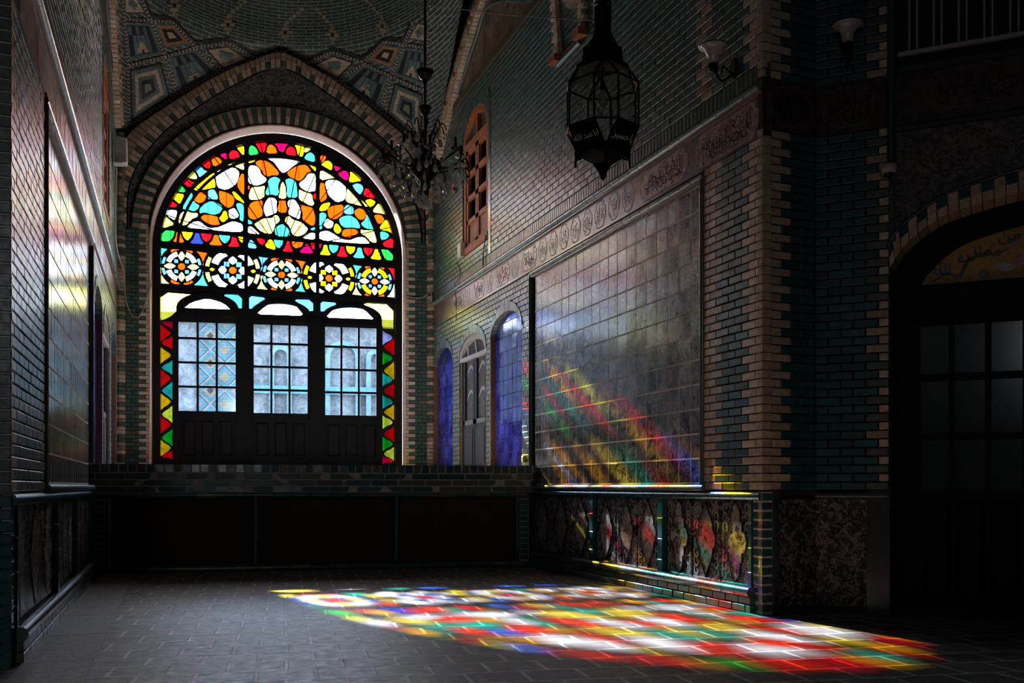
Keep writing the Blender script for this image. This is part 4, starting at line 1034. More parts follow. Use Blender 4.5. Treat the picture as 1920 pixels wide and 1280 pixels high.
K5 = zq([(880, 490), (1100, 460), (1310, 590), (1060, 690)]); ringpoly(K5, [0, .12, .3, .5, .7, .88], [BLK, TC, TC, TC, TC, TC])
K6 = zq([(60, -60), (170, -60), (280, 130), (70, 130)]); ringpoly(K6, [0, .12, .3, .5, .7, .88], [BLK, TC, TC, TC, TC, TC])
for P in (K5, K6):
    A, B, C, D = P
    def bil2(s, t): return lerp(lerp(A, B, s), lerp(D, C, s), t)
    for (s0, s1, t0, t1) in ((.42, .58, .2, .8), (.3, .7, .35, .65), (.22, .78, .44, .56)): vquad([bil2(s0, t0), bil2(s1, t0), bil2(s1, t1), bil2(s0, t1)], TQ, .03)
def chev(P, wd=30, flip=1):                  # black and bone zig-zag band
    P = zq(P); wd /= 5.334 * 2
    for (x0, y0), (x1, y1) in zip(P, P[1:]):
        L = math.dist((x0, y0), (x1, y1)); n = max(2, int(L / 3.4)); dx, dy = (x1 - x0) / n, (y1 - y0) / n; nx, ny = -dy * n / L * wd, dx * n / L * wd
        for i in range(n):
            ax, ay = x0 + dx * i, y0 + dy * i; sx_, sy_ = dx * .9, dy * .9
            c = BLK if i % 2 else jit((.5, .42, .33), .1)
            vquad([(ax + nx, ay + ny), (ax + dx + nx, ay + dy + ny), (ax + dx + sx_, ay + dy + sy_), (ax + sx_, ay + sy_)], c, .022)
            vquad([(ax + sx_, ay + sy_), (ax + dx + sx_, ay + dy + sy_), (ax + dx - nx, ay + dy - ny), (ax - nx, ay - ny)], c, .022)
for P in ([(45, 0), (100, 690), (110, 1270)], [(60, 185), (540, 210), (775, 465)], [(215, -40), (330, 200), (470, 560), (600, 930)], [(95, 650), (455, 565), (775, 475)], [(775, 480), (1050, 715)], [(780, 465), (1110, 425), (1380, 590), (1700, 510)], [(130, 1250), (640, 925), (1050, 715), (1370, 600)]): chev(P)
def band_(P, wd, c, off=.02):
    P = zq(P); wd /= 5.334 * 2
    for (x0, y0), (x1, y1) in zip(P, P[1:]):
        L = math.dist((x0, y0), (x1, y1)); n = max(1, int(L / 9)); dx, dy = (x1 - x0) / n, (y1 - y0) / n; nx, ny = -dy * n / L * wd, dx * n / L * wd
        for i in range(n):
            ax, ay = x0 + dx * i, y0 + dy * i; vquad([(ax + nx, ay + ny), (ax + dx + nx, ay + dy + ny), (ax + dx - nx, ay + dy - ny), (ax - nx, ay - ny)], c, off, .03)
band_([(255, -50), (335, 150), (540, 172), (790, 420), (1100, 385), (1380, 555), (1700, 475)], 26, BLK)
for (cx, cy) in ((560, 60), (1100, 255), (1680, 330)):   # bone crosses on the dome
    MIR = cx < 1600
    for (dx, dy, w_, h_) in ((0, 0, 150, 34), (0, -38, 84, 34), (0, 38, 84, 34), (0, -76, 34, 34), (0, 76, 34, 34)):
        vquad([(220 + (cx + dx + sx_ * w_ / 2) / 5.334, (cy + dy + sy_ * h_ / 2) / 5.334) for sx_, sy_ in ((-1, -1), (1, -1), (1, 1), (-1, 1))], jit((.5, .4, .3), .12), .02, .06)
    vquad([(220 + (cx + sx_ * 15) / 5.334, (cy + sy_ * 15) / 5.334) for sx_, sy_ in ((-1, -1), (1, -1), (1, 1), (-1, 1))], (.03, .008, .008), .028)
    for k in range(5):
        x, y = cx + 18 + k * 38, cy - 100 - k * 34
        vquad([(220 + (x + sx_ * 17) / 5.334, (y + sy_ * 17) / 5.334) for sx_, sy_ in ((-1, -1), (1, -1), (1, 1), (-1, 1))], jit((.52, .42, .29), .12), .02)
MIR = True; patt.build('mosaic_pattern', M_MOSAIC, ceil_)
for F, nm in ((FR, 'right'), (FL, 'left')):   # brick ribs where the vault meets the side walls
    rb = MB(); mid = 13.5; pts = [(mid + s * x * 1.2, z) for s, L in ((1, apts[::-1]), (-1, apts[1:])) for x, z in L]
    c1 = resample(pts, 100); c2 = [(u + (mid - u) * .035, z - .07) for u, z in c1]; c3 = [(u + (mid - u) * .075, z - .15) for u, z in c1]
    voussoirs(rb, F, c1, c2, 90, lambda i, k: pick(TAN + [(.22, .1, .04)]), -.06, .12, .12); voussoirs(rb, F, c2, c3, 90, lambda i, k: pick(CREAM), -.06, .09, .14)
    rb.build('brick_rib', M_RAW, ceil_)
# closing roof over the bay and flat hall ceiling
rf = MB()
rf.quad(*[Vector(p) for p in ((-1.2, 9.7, 11.4), (5.2, 9.7, 11.4), (5.2, 18.2, 11.4), (-1.2, 18.2, 11.4))])
rf.quad(*[Vector(p) for p in ((-1.2, 9.7, 8.5), (5.2, 9.7, 8.5), (5.2, 9.7, 11.4), (-1.2, 9.7, 11.4))])
rf.quad(*[Vector(p) for p in ((-4.2, -4.2, 8.5), (8, -4.2, 8.5), (8, 9.75, 8.5), (-4.2, 9.75, 8.5))])
rf.build('ceiling_hall', M_HALL, kind='structure')

# ------------------------------------------------------------------ the octagonal hall round the camera
def quoin(mb, F, u0, u1, z0, z1, right_end, left_end):
    def c(u, z, k):
        if left_end and u - u0 < (.3 if k % 2 else .2): return pick(CREAM) if u - u0 < (.22 if k % 2 else .1) else pick(TAN)
        if right_end and u1 - u < (.15 if k % 2 else .08): return pick(CREAM)
        if right_end and u1 - u < .17 and k % 2 == 0: return pick(OLIVE + TAN)
        return pick(TEAL)
    bricks(mb, F, lambda z: [(u0, u1)], z0, z1, c, bw=.19, d0=-.06, d1=0., ph=u0)
bk = MB(); bk.box(FA, .14, .6, -.02, 8.5, -.5, -.05, (.04, .04, .036)); wa = bk.build('wall_corner', M_MORT, kind='structure')
m_ = MB(); quoin(m_, FA, .0, .53, .97, 3.8, False, True); quoin(m_, FA, .0, .53, 4.2, 6.2, False, True); m_.build('brickwork', M_BRICK, wa)
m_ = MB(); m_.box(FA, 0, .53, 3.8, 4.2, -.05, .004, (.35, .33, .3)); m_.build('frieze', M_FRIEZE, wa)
m_ = MB()
for j in range(13): m_.brick(FA, .0, .1, .02 + j * .0725, .02 + j * .0725 + .058, -.05, .0, pick(TEAL), .004, .015)
m_.build('corner_bricks', M_GLAZE, wa)
m_ = MB(); m_.box(FA, 0, .1, 0, .96, -.05, -.003, (.62, .6, .56)); m_.box(FA, .1, .16, 0, .97, -.05, .01, (.05, .055, .05)); m_.build('corner_mortar', M_MORT, wa)
m_ = MB(); m_.box(FA, .17, .55, .05, .9, -.05, -.02, (.6, .6, .6)); m_.build('carpet_tile_panel', M_CARPET, wa)
bk = MB()
bk.box(FD, -.1, .57, -.02, 8.5, -.5, -.05, (.04, .04, .036)); bk.box(FD, .57, 3.2, 3.4, 8.5, -.5, -.05, (.03, .03, .028)); bk.box(FD, 2.9, 3.6, -.02, 3.4, -.5, -.05, (.03, .03, .028)); bk.box(FD, .5, 3.0, -.02, 3.5, -.9, -.6, (.01, .01, .01))
wd_ = bk.build('wall_diagonal', M_MORT, kind='structure')
m_ = MB(); quoin(m_, FD, .0, .55, .97, 3.8, True, False); quoin(m_, FD, .0, .55, 4.2, 6.2, True, False); m_.build('brickwork', M_BRICK, wd_)
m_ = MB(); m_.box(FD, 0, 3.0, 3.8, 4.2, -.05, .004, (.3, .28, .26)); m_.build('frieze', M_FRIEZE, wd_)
m_ = MB(); m_.box(FD, .0, .39, .05, .9, -.05, -.02, (.6, .6, .6)); m_.build('carpet_tile_panel', M_CARPET, wd_)
m_ = MB(); m_.box(FD, .39, .56, 0, .97, -.05, .01, (.05, .06, .058)); m_.tube([FD.p(0, .93, 0), FD.p(.55, .93, 0)], .03, 8, (.05, .07, .07)); m_.build('dado_frame', M_GLAZE, wd_)
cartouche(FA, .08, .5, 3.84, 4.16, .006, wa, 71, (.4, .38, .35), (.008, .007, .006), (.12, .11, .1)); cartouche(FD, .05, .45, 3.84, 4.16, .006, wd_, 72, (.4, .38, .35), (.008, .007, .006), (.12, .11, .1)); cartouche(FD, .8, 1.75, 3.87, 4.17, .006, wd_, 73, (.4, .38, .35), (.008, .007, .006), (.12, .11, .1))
DC = 1.78; ao = [(.545, 2.86), (.62, 3.0), (.91, 3.2), (1.2, 3.29), (1.491, 3.345), (DC, 3.36)]; ai = [(.56, 2.7), (.66, 2.86), (.91, 3.045), (1.2, 3.13), (1.491, 3.18), (DC, 3.195)]
def symd(P): return P + [(2 * DC - u, z) for u, z in reversed(P[:-1])]
AO, AI = [resample(catmull(symd(q), 5), 60) for q in (ao, ai)]
m_ = MB(); tp = [(u, 3.76) for u, z in AO]; m_.strip(FD, AO, tp, -.03, (.7, .7, .7)); m_.build('ornament_spandrel', M_ORN, wd_)
m_ = MB(); MM = [lerp(p, q, .45) for p, q in zip(AI, AO)]; voussoirs(m_, FD, AI, MM, 34, lambda i, k: pick(CREAM), -.3, .01, .1); voussoirs(m_, FD, MM, AO, 34, lambda i, k: pick(CREAM) if i % 2 else pick(TEAL), -.05, .01, .1); m_.build('brick_arch', M_RAW, wd_)
m_ = MB(); m_.tube([FD.p(u, z, 0) for u, z in AO], .018, 6, (.02, .02, .02)); m_.box(FD, .6, 3.0, 3.755, 3.79, -.05, .012, (.05, .06, .06)); m_.box(FD, .585, .605, 2.9, 3.79, -.05, .012, (.05, .06, .06)); m_.box(FD, .6, 3.0, 4.2, 4.24, -.05, .03, (.03, .045, .045)); m_.build('moulding', M_GLAZE, wd_)
# balcony railing above the frieze
rl = MB(); rl.box(FD, .62, 3.0, 4.33, 4.36, -.02, .02, (.4, .4, .38)); 
rro = rl.build('balcony_railing', M_PAINT, label='pale metal railing of thin upright bars above the inscription over the dark door', cat='railing')
q = MB(); q.box(FD, .62, 3.0, 5.55, 5.6, -.02, .02, (.4, .4, .38)); q.build('top_rail', M_PAINT, rro)
for k in range(9):
    for du in (0, .055):
        u = .7 + k * .175 + du; q = MB(); q.tube([FD.p(u, 4.36, 0), FD.p(u, 5.55, 0)], .009, 6, (.4, .4, .38)); q.build('bar', M_PAINT, rro)
# hall door
dm = MB(); KD = (.006, .006, .007)
dm.slab(FD, AI, [(DC + (u - DC) * .86, z - .17) for u, z in AI], -.45, -.26, KD)
dm.box(FD, .56, .73, 0, 2.72, -.45, -.27, KD); dm.box(FD, 2.83, 3.0, 0, 2.72, -.45, -.27, KD); dm.box(FD, .7, 2.86, 2.32, 2.6, -.42, -.28, KD)
dm.box(FD, .56, 3.0, 0, .04, -.5, -.05, (.02, .02, .018))
hd = dm.build('door_6', M_WOODK, kind='structure', cat='door', label='tall black double door with painted fanlight at the right edge')
yl = MB(); lowr = [(DC + (u - DC) * .87, max(z - .16, 2.6)) for u, z in AI]; lowr = [(u, z) for u, z in lowr if .7 < u < 2.86]
yl.strip(FD, [(u, 2.6) for u, z in lowr], lowr, -.33, (.62, .38, .13)); fan = yl.build('fanlight', M_PLAST, hd)
fl = MB(); rnd = random.Random(4)
for (P, wd2, c) in (([(.84, 2.62), (.95, 2.68), (1.05, 2.66), (1.1, 2.76), (1.2, 2.81), (1.35, 2.82), (1.46, 2.87)], .014, (.05, .012, .01)), ([(.9, 2.72), (.93, 2.68), (.98, 2.7)], .012, (.03, .08, .5)), ([(1.05, 2.84), (1.08, 2.77), (1.14, 2.8)], .01, (.05, .06, .02)), ([(1.15, 2.88), (1.18, 2.8), (1.24, 2.83), (1.3, 2.9)], .01, (.04, .06, .02)), ([(1.36, 2.93), (1.4, 2.88), (1.46, 2.92), (1.52, 2.97)], .012, (.02, .1, .03))): ribbon(fl, FD, P, wd2, -.33, c)
fl.build('painted_flourish', M_GLAZE, fan)
def flower(F, u, z, r, d, c, parent):
    q = MB()
    for k in range(6): a = k * pi / 3; q.prism(F, arc(u + r * .6 * cos(a), z + r * .6 * sin(a), r * .5, 0, 2 * pi * 7 / 8, 7), d, d + .004 + k * .0003, c)
    q.prism(F, arc(u, z, r * .35, 0, 2 * pi * 7 / 8, 7), d, d + .008, lerp(c, (.3, .2, .05), .5)); return q.build('painted_flower', M_GLAZE, parent)
flower(FD, 1.22, 2.66, .035, -.33, (.03, .015, .01), fan); flower(FD, 1.47, 2.74, .04, -.33, (.3, .01, .01), fan)
lf_ = MB(); ribbon(lf_, FD, [(1.28, 2.74), (1.36, 2.7), (1.44, 2.69)], .03, -.33, (.3, .34, .32)); lf_.build('painted_leaf', M_GLAZE, fan)
def glyphs(txt, F, u, z, size, d, matl, name, parent, flip=False):
    c = bpy.data.curves.new(name, 'FONT'); c.body = txt; c.size = size; c.extrude = .003; c.align_x = 'CENTER'
    o = bpy.data.objects.new(name, c); COL.objects.link(o); dg = bpy.context.evaluated_depsgraph_get()
    me = bpy.data.meshes.new_from_object(o.evaluated_get(dg)); bpy.data.objects.remove(o)
    me.materials.clear(); me.materials.append(matl); r = bpy.data.objects.new(name, me); COL.objects.link(r)
    X, Z = F.U, Vector((0, 0, 1)); N = X.cross(Z); p = F.p(u, z, d)
    r.matrix_world = Matrix(((X.x, Z.x, N.x, p.x), (X.y, Z.y, N.y, p.y), (X.z, Z.z, N.z, p.z), (0, 0, 0, 1)))
    bpy.context.view_layer.update()
    if parent: mw = r.matrix_world.copy(); r.parent = parent; r.matrix_parent_inverse = parent.matrix_world.inverted(); r.matrix_world = mw
    return r
M_HALLP = plain('hall_door_glass', (.03, .045, .04), .14, .9)
M_INK = plain('dark_ink', (.02, .03, .012), .4); M_SILV = plain('silver_paint', (.8, .8, .8), .4); M_BLUEINK = plain('blue_ink', (.02, .05, .4), .3)
glyphs('\ufee6\ufeae\ufe8e\ufecc\ufee3', FD, 1.19, 2.79, .13, -.325, M_INK, 'lettering', fan)
glyphs('\ufdf2', FD, .91, 2.68, .12, -.325, M_BLUEINK, 'lettering', fan)
glyphs('\ufee6\ufee3', FD, 1.4, 2.9, .13, -.325, M_INK, 'lettering', fan)
for (a, b) in ((.74, 1.76), (1.8, 2.82)):
    l = MB(); l.box(FD, a, b, .03, .96, -.42, -.31, KD); cols = 2
    l.box(FD, a, a + .02, .96, 2.32, -.42, -.31, KD); l.box(FD, b - .05, b, .96, 2.32, -.42, -.31, KD); l.box(FD, a, b, 2.29, 2.33, -.42, -.31, KD)
    for k in (1, 2, 3): u = a - .01 + k * .262; l.box(FD, u - .02, u + .02, .96, 2.3, -.42, -.31, KD)
    for z in (1.4, 1.87): l.box(FD, a, b, z - .022, z + .022, -.42, -.31, KD)
    lf = l.build('door_leaf', M_WOODK, hd); g = MB(); g.box(FD, a + .01, b - .01, .96, 2.3, -.385, -.375, (.02, .03, .028)); g.build('panes', M_HALLP, lf)
    for k in range(4):
        q = MB(); q.brick(FD, a + .05 + k * .24, a + .05 + k * .24 + .19, .12, .88, -.33, -.29, KD, .02); q.build('raised_panel', M_WOODK, lf)
# remaining hall walls behind and beside the camera
e = FD.p(3.5, 0)
for nm, (p, q) in (('wall_hall_right', ((e.x, e.y), (e.x, -4.2))), ('wall_hall_left', ((-4.0, -4.2), (-4.0, 6.3)))):
    F = Fr(p, (q[0] - p[0], q[1] - p[1])); L = math.dist(p, q); h = MB()
    h.box(F, -.2, L + .2, -.02, 8.55, -.3, 0., (.07, .07, .065)); h.build(nm, M_HALL, kind='structure')
FK = Fr((e.x, -4.1), (-1, 0)); h = MB(); HW = (9.2, 10.0, 3.3, 4.4)     # unseen window opening, added behind the viewer for fill light
for (a, b, z0, z1) in ((-.2, HW[0], -.02, 8.55), (HW[1], e.x + 4.3, -.02, 8.55), (HW[0], HW[1], -.02, HW[2]), (HW[0], HW[1], HW[3], 8.55)): h.box(FK, a, b, z0, z1, -.3, 0., (.07, .07, .065))
h.build('wall_hall_back', M_HALL, kind='structure')
h = MB()
for (a, b, z0, z1) in ((HW[0], HW[0] + .06, HW[2], HW[3]), (HW[1] - .06, HW[1], HW[2], HW[3]), (HW[0], HW[1], HW[2], HW[2] + .06), (HW[0], HW[1], HW[3] - .06, HW[3]), ((HW[0] + HW[1]) / 2 - .03, (HW[0] + HW[1]) / 2 + .03, HW[2], HW[3])): h.box(FK, a, b, z0, z1, -.2, -.12, K)
h.build('fill_window', M_WOODK, kind='structure')  # frame of the added fill opening, out of view
p2 = bpy.data.lights.new('fill_window_portal', 'AREA'); p2.shape = 'RECTANGLE'; p2.size = HW[1] - HW[0]; p2.size_y = HW[3] - HW[2]; p2.cycles.is_portal = True
p2o = bpy.data.objects.new('fill_window_portal', p2); COL.objects.link(p2o); p2o.location = FK.p((HW[0] + HW[1]) / 2, (HW[2] + HW[3]) / 2, -.25); p2o.rotation_euler = FK.N.to_track_quat('-Z', 'Y').to_euler()
h = MB(); h.box(FC, -.2, 3.222, -.02, 8.55, -.4, -.03, (.04, .04, .04)); wp = h.build('wall_pier', M_MORT, kind='structure')
m_ = MB(); bricks(m_, FC, lambda z: [(2.6, 3.222)], 0.0, 6.5, lambda u, z, k: pick(OLIVE) if z > .97 else pick(TEAL), bw=.21, d0=-.04, d1=0.); m_.build('brickwork', M_BRICK, wp)

# ------------------------------------------------------------------ hanging lantern
def lantern(x, y0, fwd):
    r = ray(x, y0); p = Vector((0, 0, 1)) + r * fwd
    t = empty('lantern', p, 'large black glazed lantern with silver lettering hanging in front of the right wall', 'lantern')
    rz = atan2(-r.y, -r.x)                    # a corner points to the camera side
    def oct_(D, cut): return [(D, -D + cut), (D, D - cut), (D - cut, D), (-D + cut, D), (-D, D - cut), (-D, -D + cut), (-D + cut, -D), (D - cut, -D)]
    ca, sa = cos(rz - pi / 4 + .1), sin(rz - pi / 4 + .1)
    def W(q, z): return p + Vector((q[0] * ca - q[1] * sa, q[0] * sa + q[1] * ca, z))
    mid0 = [W(q, -.02) for q in oct_(.225, .115)]; mid1 = [W(q, .28) for q in oct_(.225, .115)]
    up = [W(q, .415) for q in oct_(.118, .0005)]; lo = [W(q, -.18) for q in oct_(.125, .0005)]
    fr = MB(); n = 8; KI = (.012, .012, .013)
    for ring in (mid0, mid1, up, lo):
        for i in range(n): fr.tube([ring[i], ring[(i + 1) % n]], .009, 5, KI)
    for i in range(n):
        fr.tube([mid0[i], mid1[i]], .009, 5, KI); fr.tube([mid1[i], up[i]], .009, 5, KI); fr.tube([mid0[i], lo[i]], .009, 5, KI)
    fr.build('frame', M_IRON, t)
    for i in range(n):
        j = (i + 1) % n
        g = MB(); g.quad(mid0[i], mid0[j], mid1[j], mid1[i], (.88, .88, .86)); g.build('pane', M_CLEAR, t)
        g = MB(); g.quad(mid1[i], mid1[j], up[j], up[i], (.8, .78, .74)); g.build('top_pane', M_CLEAR, t)
        g = MB()
        if i % 2 == 0: g.add([mid0[i], mid0[j], lo[j], lo[i]], [(0, 1, 2, 3)], KI); g.build('apron', M_IRON, t)
        else: g.add([mid0[i], mid0[j], lo[j]], [(0, 1, 2)], (.88, .88, .86)); g.build('corner_pane', M_CLEAR, t)
    cp_ = MB(); K = KI
    sq = lambda D, z: [W((a * D, b * D), z) for a, b in ((1, -1), (1, 1), (-1, 1), (-1, -1))]
    def loft(rings):
        vs = [v for g in rings for v in g]; m = len(rings[0])
        cp_.add(vs, [(i * m + k, i * m + (k + 1) % m, (i + 1) * m + (k + 1) % m, (i + 1) * m + k) for i in range(len(rings) - 1) for k in range(m)] + [tuple(range(m))[::-1], tuple((len(rings) - 1) * m + k for k in range(m))], K)
    loft([sq(.128, .405), sq(.128, .43), sq(.1, .46), sq(.095, .55)]); cp_.lathe(p, [(.105, .47), (.11, .52), (.105, .56), (.07, .62), (.06, .66), (.06, .82)], 16, K); cp_.build('cap', M_IRON, t)
    bt = MB()
    vs_ = []
    for (D0, z0, D1, z1) in ((.165, -.17, .15, -.2),):
        a, b = sq(D0, z0), sq(D1, z1)
    m = 4; cp_ = bt; loft([sq(.13, -.172), sq(.135, -.19), sq(.105, -.215), sq(.045, -.26), sq(.022, -.31), sq(.015, -.33)])
    bt.lathe(p, [(.001, -.37), (.018, -.355), (.026, -.335), (.018, -.315), (.03, -.3)], 12, K)
    bt.build('base', M_IRON, t)
    for (a, b) in ((1, -1), (1, 1), (-1, 1), (-1, -1)):
        f = MB(); q0 = [W((a * (.137 - i), b * (.137 - j)), z) for (i, j, z) in ((0, .07, -.17), (0, 0, -.17), (.07, 0, -.17), (.06, 0, -.215), (.012, 0, -.235), (0, 0, -.285), (0, .012, -.235), (0, .06, -.215))]
        f.add(q0, [(0, 1, 6, 7), (1, 2, 3, 4), (1, 4, 5), (1, 5, 6)], K); o = f.build('foot', M_IRON, t); s = o.modifiers.new('thick', 'SOLIDIFY'); s.thickness = .012
    bb = MB(); bb.lathe(p, [(.0, .13), (.02, .135), (.034, .16), (.03, .19), (.016, .22), (.016, .25)], 14, (.9, .88, .84)); bb.build('bulb', M_WHITE, t)
    hd_ = MB(); hd_.lathe(p, [(.02, .25), (.02, .31), (.008, .32), (.008, .47)], 10, K); hd_.build('bulb_holder', M_IRON, t)
    ro = MB(); ro.tube([p + Vector((0, 0, .8)), p + Vector((0, 0, 8.45 - p.z))], .035, 8, (.01, .01, .01))
    for k in range(10): ro.lathe(p + Vector((0, 0, .72 + k * .03)), [(.05, 0), (.065, .008), (.05, .016)], 14, KI)
    ro.build('hanging_rod', M_IRON, t)
    return t, p, W, mid0, lo
lt, lp, LW, lm, ll = lantern(1130, 238, 7.0)
def face_text(i, words, size):
    a, b, c, d = lm[i], lm[(i + 1) % 8], ll[(i + 1) % 8], ll[i]; cen = (a + b + c + d) / 4
    X = (b - a).normalized(); Z = ((a + b) - (c + d)).normalized(); Z = (Z - X * Z.dot(X)).normalized(); N = X.cross(Z)
    if N.dot(cen - lp) < 0: X = -X; N = -N
    ms = []
    for t_ in words:
        cu = bpy.data.curves.new('lettering', 'FONT'); cu.body = t_; cu.size = size; cu.extrude = .001; cu.align_y = 'CENTER'
        o = bpy.data.objects.new('lettering', cu); COL.objects.link(o); dg = bpy.context.evaluated_depsgraph_get(); me = bpy.data.meshes.new_from_object(o.evaluated_get(dg)); bpy.data.objects.remove(o)
        xs = [v.co.x for v in me.vertices]; ms.append((me, min(xs), max(xs) - min(xs)))
    gap = size * .25; x = -(sum(m[2] for m in ms) + gap * (len(ms) - 1)) / 2
    for me, x0, wd in ms:
        me.materials.clear(); me.materials.append(M_SILV); r = bpy.data.objects.new('lettering', me); COL.objects.link(r); p = cen + N * .004 + X * (x - x0); x += wd + gap
        mw = Matrix(((X.x, Z.x, N.x, p.x), (X.y, Z.y, N.y, p.y), (X.z, Z.z, N.z, p.z), (0, 0, 0, 1)))
        r.parent = lt; r.matrix_parent_inverse = lt.matrix_world.inverted(); r.matrix_world = mw; r['label'] = 'silver lettering'
vis = sorted((i for i in range(0, 8, 2)), key=lambda i: ((lm[i] + lm[(i + 1) % 8]) / 2 - Vector((0, 0, 1))).length)[:2]
def scrx(i): q = (lm[i] + lm[(i + 1) % 8]) / 2 - Vector((0, 0, 1)); return (q.x * CT - q.y * ST) / (q.x * ST + q.y * CT)
vis.sort(key=scrx)
face_text(vis[0], ['\ufeea\ufee0\ufedf\u0627', '\ufeaa\ufe92\ufecb', '\ufe8e\ufe91\u0627'], .058)
face_text(vis[1], ['\ufee6\ufef4\ufeb4\ufea3', '\ufe8e\ufef3'], .074)

# ------------------------------------------------------------------ crystal chandelier
def chandelier(x, y, fwd):
    r = ray(x, y); p = Vector((0, 0, 1)) + r * fwd; k = fwd / FPX
    t = empty('chandelier', p, 'dark many-armed chandelier thick with glass drops, hanging before the stained glass window', 'chandelier')
    KI = (.02, .018, .016); s = MB()
    H = lambda yy: (y - yy) * k
    s.lathe(p, [(.012, H(0)), (.012, H(145)), (.03, H(148)), (.012, H(160)), (.012, H(205)), (.03, H(212)), (.012, H(222)), (.012, H(285)), (.04, H(292)), (.06, H(300)), (.16, H(305)), (.17, H(312)), (.12, H(325)), (.05, H(340)), (.03, H(370)), (.0, H(375))], 14, KI)
    s.tube([p + Vector((0, 0, H(5))), p + Vector((0, 0, 8.45 - p.z))], .007, 6, KI); s.build('stem', M_IRON, t)
    for (yy, rr, nm) in ((140, .085, 'cup'), (207, .06, 'cup')):
        c = MB(); c.lathe(p, [(.012, H(yy + 12)), (rr * .6, H(yy + 7)), (rr, H(yy - 7)), (rr * .95, H(yy - 6)), (rr * .5, H(yy + 6))], 16, (.05, .045, .03)); c.build(nm, M_GLAZE, t)
    d = MB(); d.lathe((0, 0, 0), [(.0, -.045), (.009, -.038), (.013, -.028), (.008, -.01), (.003, 0), (.001, .004)], 8, (.8, .8, .8), False); d.lathe((0, 0, .012), [(.0, -.008), (.006, 0), (0, .008)], 6)
    proto = d.build('crystal_drop', M_CRYS, t); proto.matrix_world = Matrix.Translation(p + Vector((0, 0, H(380)))); rnd = random.Random(11)
    def drop(q, sc):
        c = proto.copy(); COL.objects.link(c); c.parent = t; c.matrix_parent_inverse = t.matrix_world.inverted(); c.matrix_world = Matrix.Translation(q) @ Matrix.Rotation(rnd.uniform(0, 6), 4, 'Z') @ Matrix.Scale(sc, 4)
    NA = 10
    for i in range(NA):
        a = 2 * pi * i / NA + .2; L = .46 if i % 2 == 0 else .4; D = Vector((cos(a), sin(a), 0)); m_ = MB(); z0 = H(310)
        P = [D * .06 + Vector((0, 0, z0)), D * .18 + Vector((0, 0, z0 - .035)), D * .32 + Vector((0, 0, z0 + .02)), D * (L - .02) + Vector((0, 0, z0 + .05)), D * L + Vector((0, 0, z0 + .02)), D * (L + .01) + Vector((0, 0, z0 - .03)), D * (L - .025) + Vector((0, 0, z0 - .045))]
        m_.tube([p + Vector(q) for q in catmull(P, 4)], .008, 6, KI); arm = m_.build('arm', M_IRON, t)
        c = MB(); e = p + D * (L - .06) + Vector((0, 0, z0 + .06)); c.lathe(e, [(.008, -.02), (.045, 0), (.055, .012), (.03, .008), (.014, .015), (.014, .03)], 12, (.12, .12, .11)); c.build('drip_cup', M_CRYS if i % 3 == 0 else M_IRON, arm)
        c = MB(); c.lathe(e, [(.013, .02), (.013, .115), (.0, .118)], 10, (.03, .028, .025)); c.build('candle', M_IRON, arm)
        u = MB(); U2 = [D * .03 + Vector((0, 0, H(285))), D * .12 + Vector((0, 0, H(245))), D * .17 + Vector((0, 0, H(232))), D * .2 + Vector((0, 0, H(245)))]
        u.tube([p + Vector(q) for q in catmull(U2, 4)], .006, 6, KI); u.build('crown_arm', M_IRON, t)
        drop(p + D * (L - .02) + Vector((0, 0, z0 - .06)), 1.1); drop(p + D * .2 + Vector((0, 0, H(250))), .9)
    for ring, (rr, yy, n) in enumerate(((.37, 326, 16), (.29, 339, 14), (.21, 352, 12), (.13, 364, 8), (.05, 376, 4), (.26, 311, 10), (.15, 262, 8), (.09, 285, 6))):
        for i in range(n): a = 2 * pi * i / n + ring * .4; drop(p + Vector((cos(a) * rr, sin(a) * rr, H(yy) + rnd.uniform(-.02, .03))), rnd.uniform(1.3, 2.1))
    return t
chandelier(797, 300, 9.5)

# ------------------------------------------------------------------ wall lamps, camera, boxes and cables
def wall_lamp(F, u, z, out, side, label, sc=1.0):
    t = empty('wall_lamp', F.p(u, z, 0), label, 'wall lamp', 'opal wall lamps'); K = (.012, .012, .012)
    b = MB()
    b.prism(F, [(u + .035 * sc * cos(a * pi / 6), z + .09 * sc * sin(a * pi / 6)) for a in range(12)], 0, .02, K); b.build('backplate', M_IRON, t)
    a = MB(); P = [(0, -.05, .02), (.0, -.1, .07), (side * .03, -.12, .12), (side * .06, -.06, .15), (side * .09, -.03, .17)]
    a.tube([F.p(u + q[0] * sc, z + q[1] * sc, q[2] * out) for q in catmull(P, 5)], .012 * sc, 8, K)
    P = [(0, -.07, .02), (.0, -.02, .07), (side * .02, .0, .1), (side * .03, -.06, .11)]
    a.tube([F.p(u + q[0] * sc, z + q[1] * sc, q[2] * out) for q in catmull(P, 5)], .008 * sc, 8, K); a.build('arm', M_IRON, t)
    o = F.p(u + side * .09 * sc, z - .03 * sc, .17 * out)
    c = MB(); c.lathe(o, [(.0, -.02), (.04 * sc, -.015), (.045 * sc, .05 * sc), (.0, .05 * sc)], 14, K); c.build('holder', M_IRON, t)
    s = MB(); s.lathe(o, [(r * sc, h * sc) for r, h in ((.04, .03), (.045, .07), (.052, .12), (.075, .165), (.11, .19), (.125, .197), (.122, .203), (.1, .197), (.068, .17), (.045, .12), (.038, .07))], 24, (1, 1, 1)); s.build('lamp_shade', M_WHITE, t)
    k = MB(); k.lathe(o, [(.123 * sc, .198 * sc), (.128 * sc, .203 * sc), (.123 * sc, .21 * sc)], 24, K); k.build('shade_rim', M_IRON, t)
    return t
u, z = FR.px(1378, 128); wall_lamp(FR, u, z, 1.1, .3, 'opal bell-shaped wall lamp on the right wall above the frieze, beside the lantern', .95)
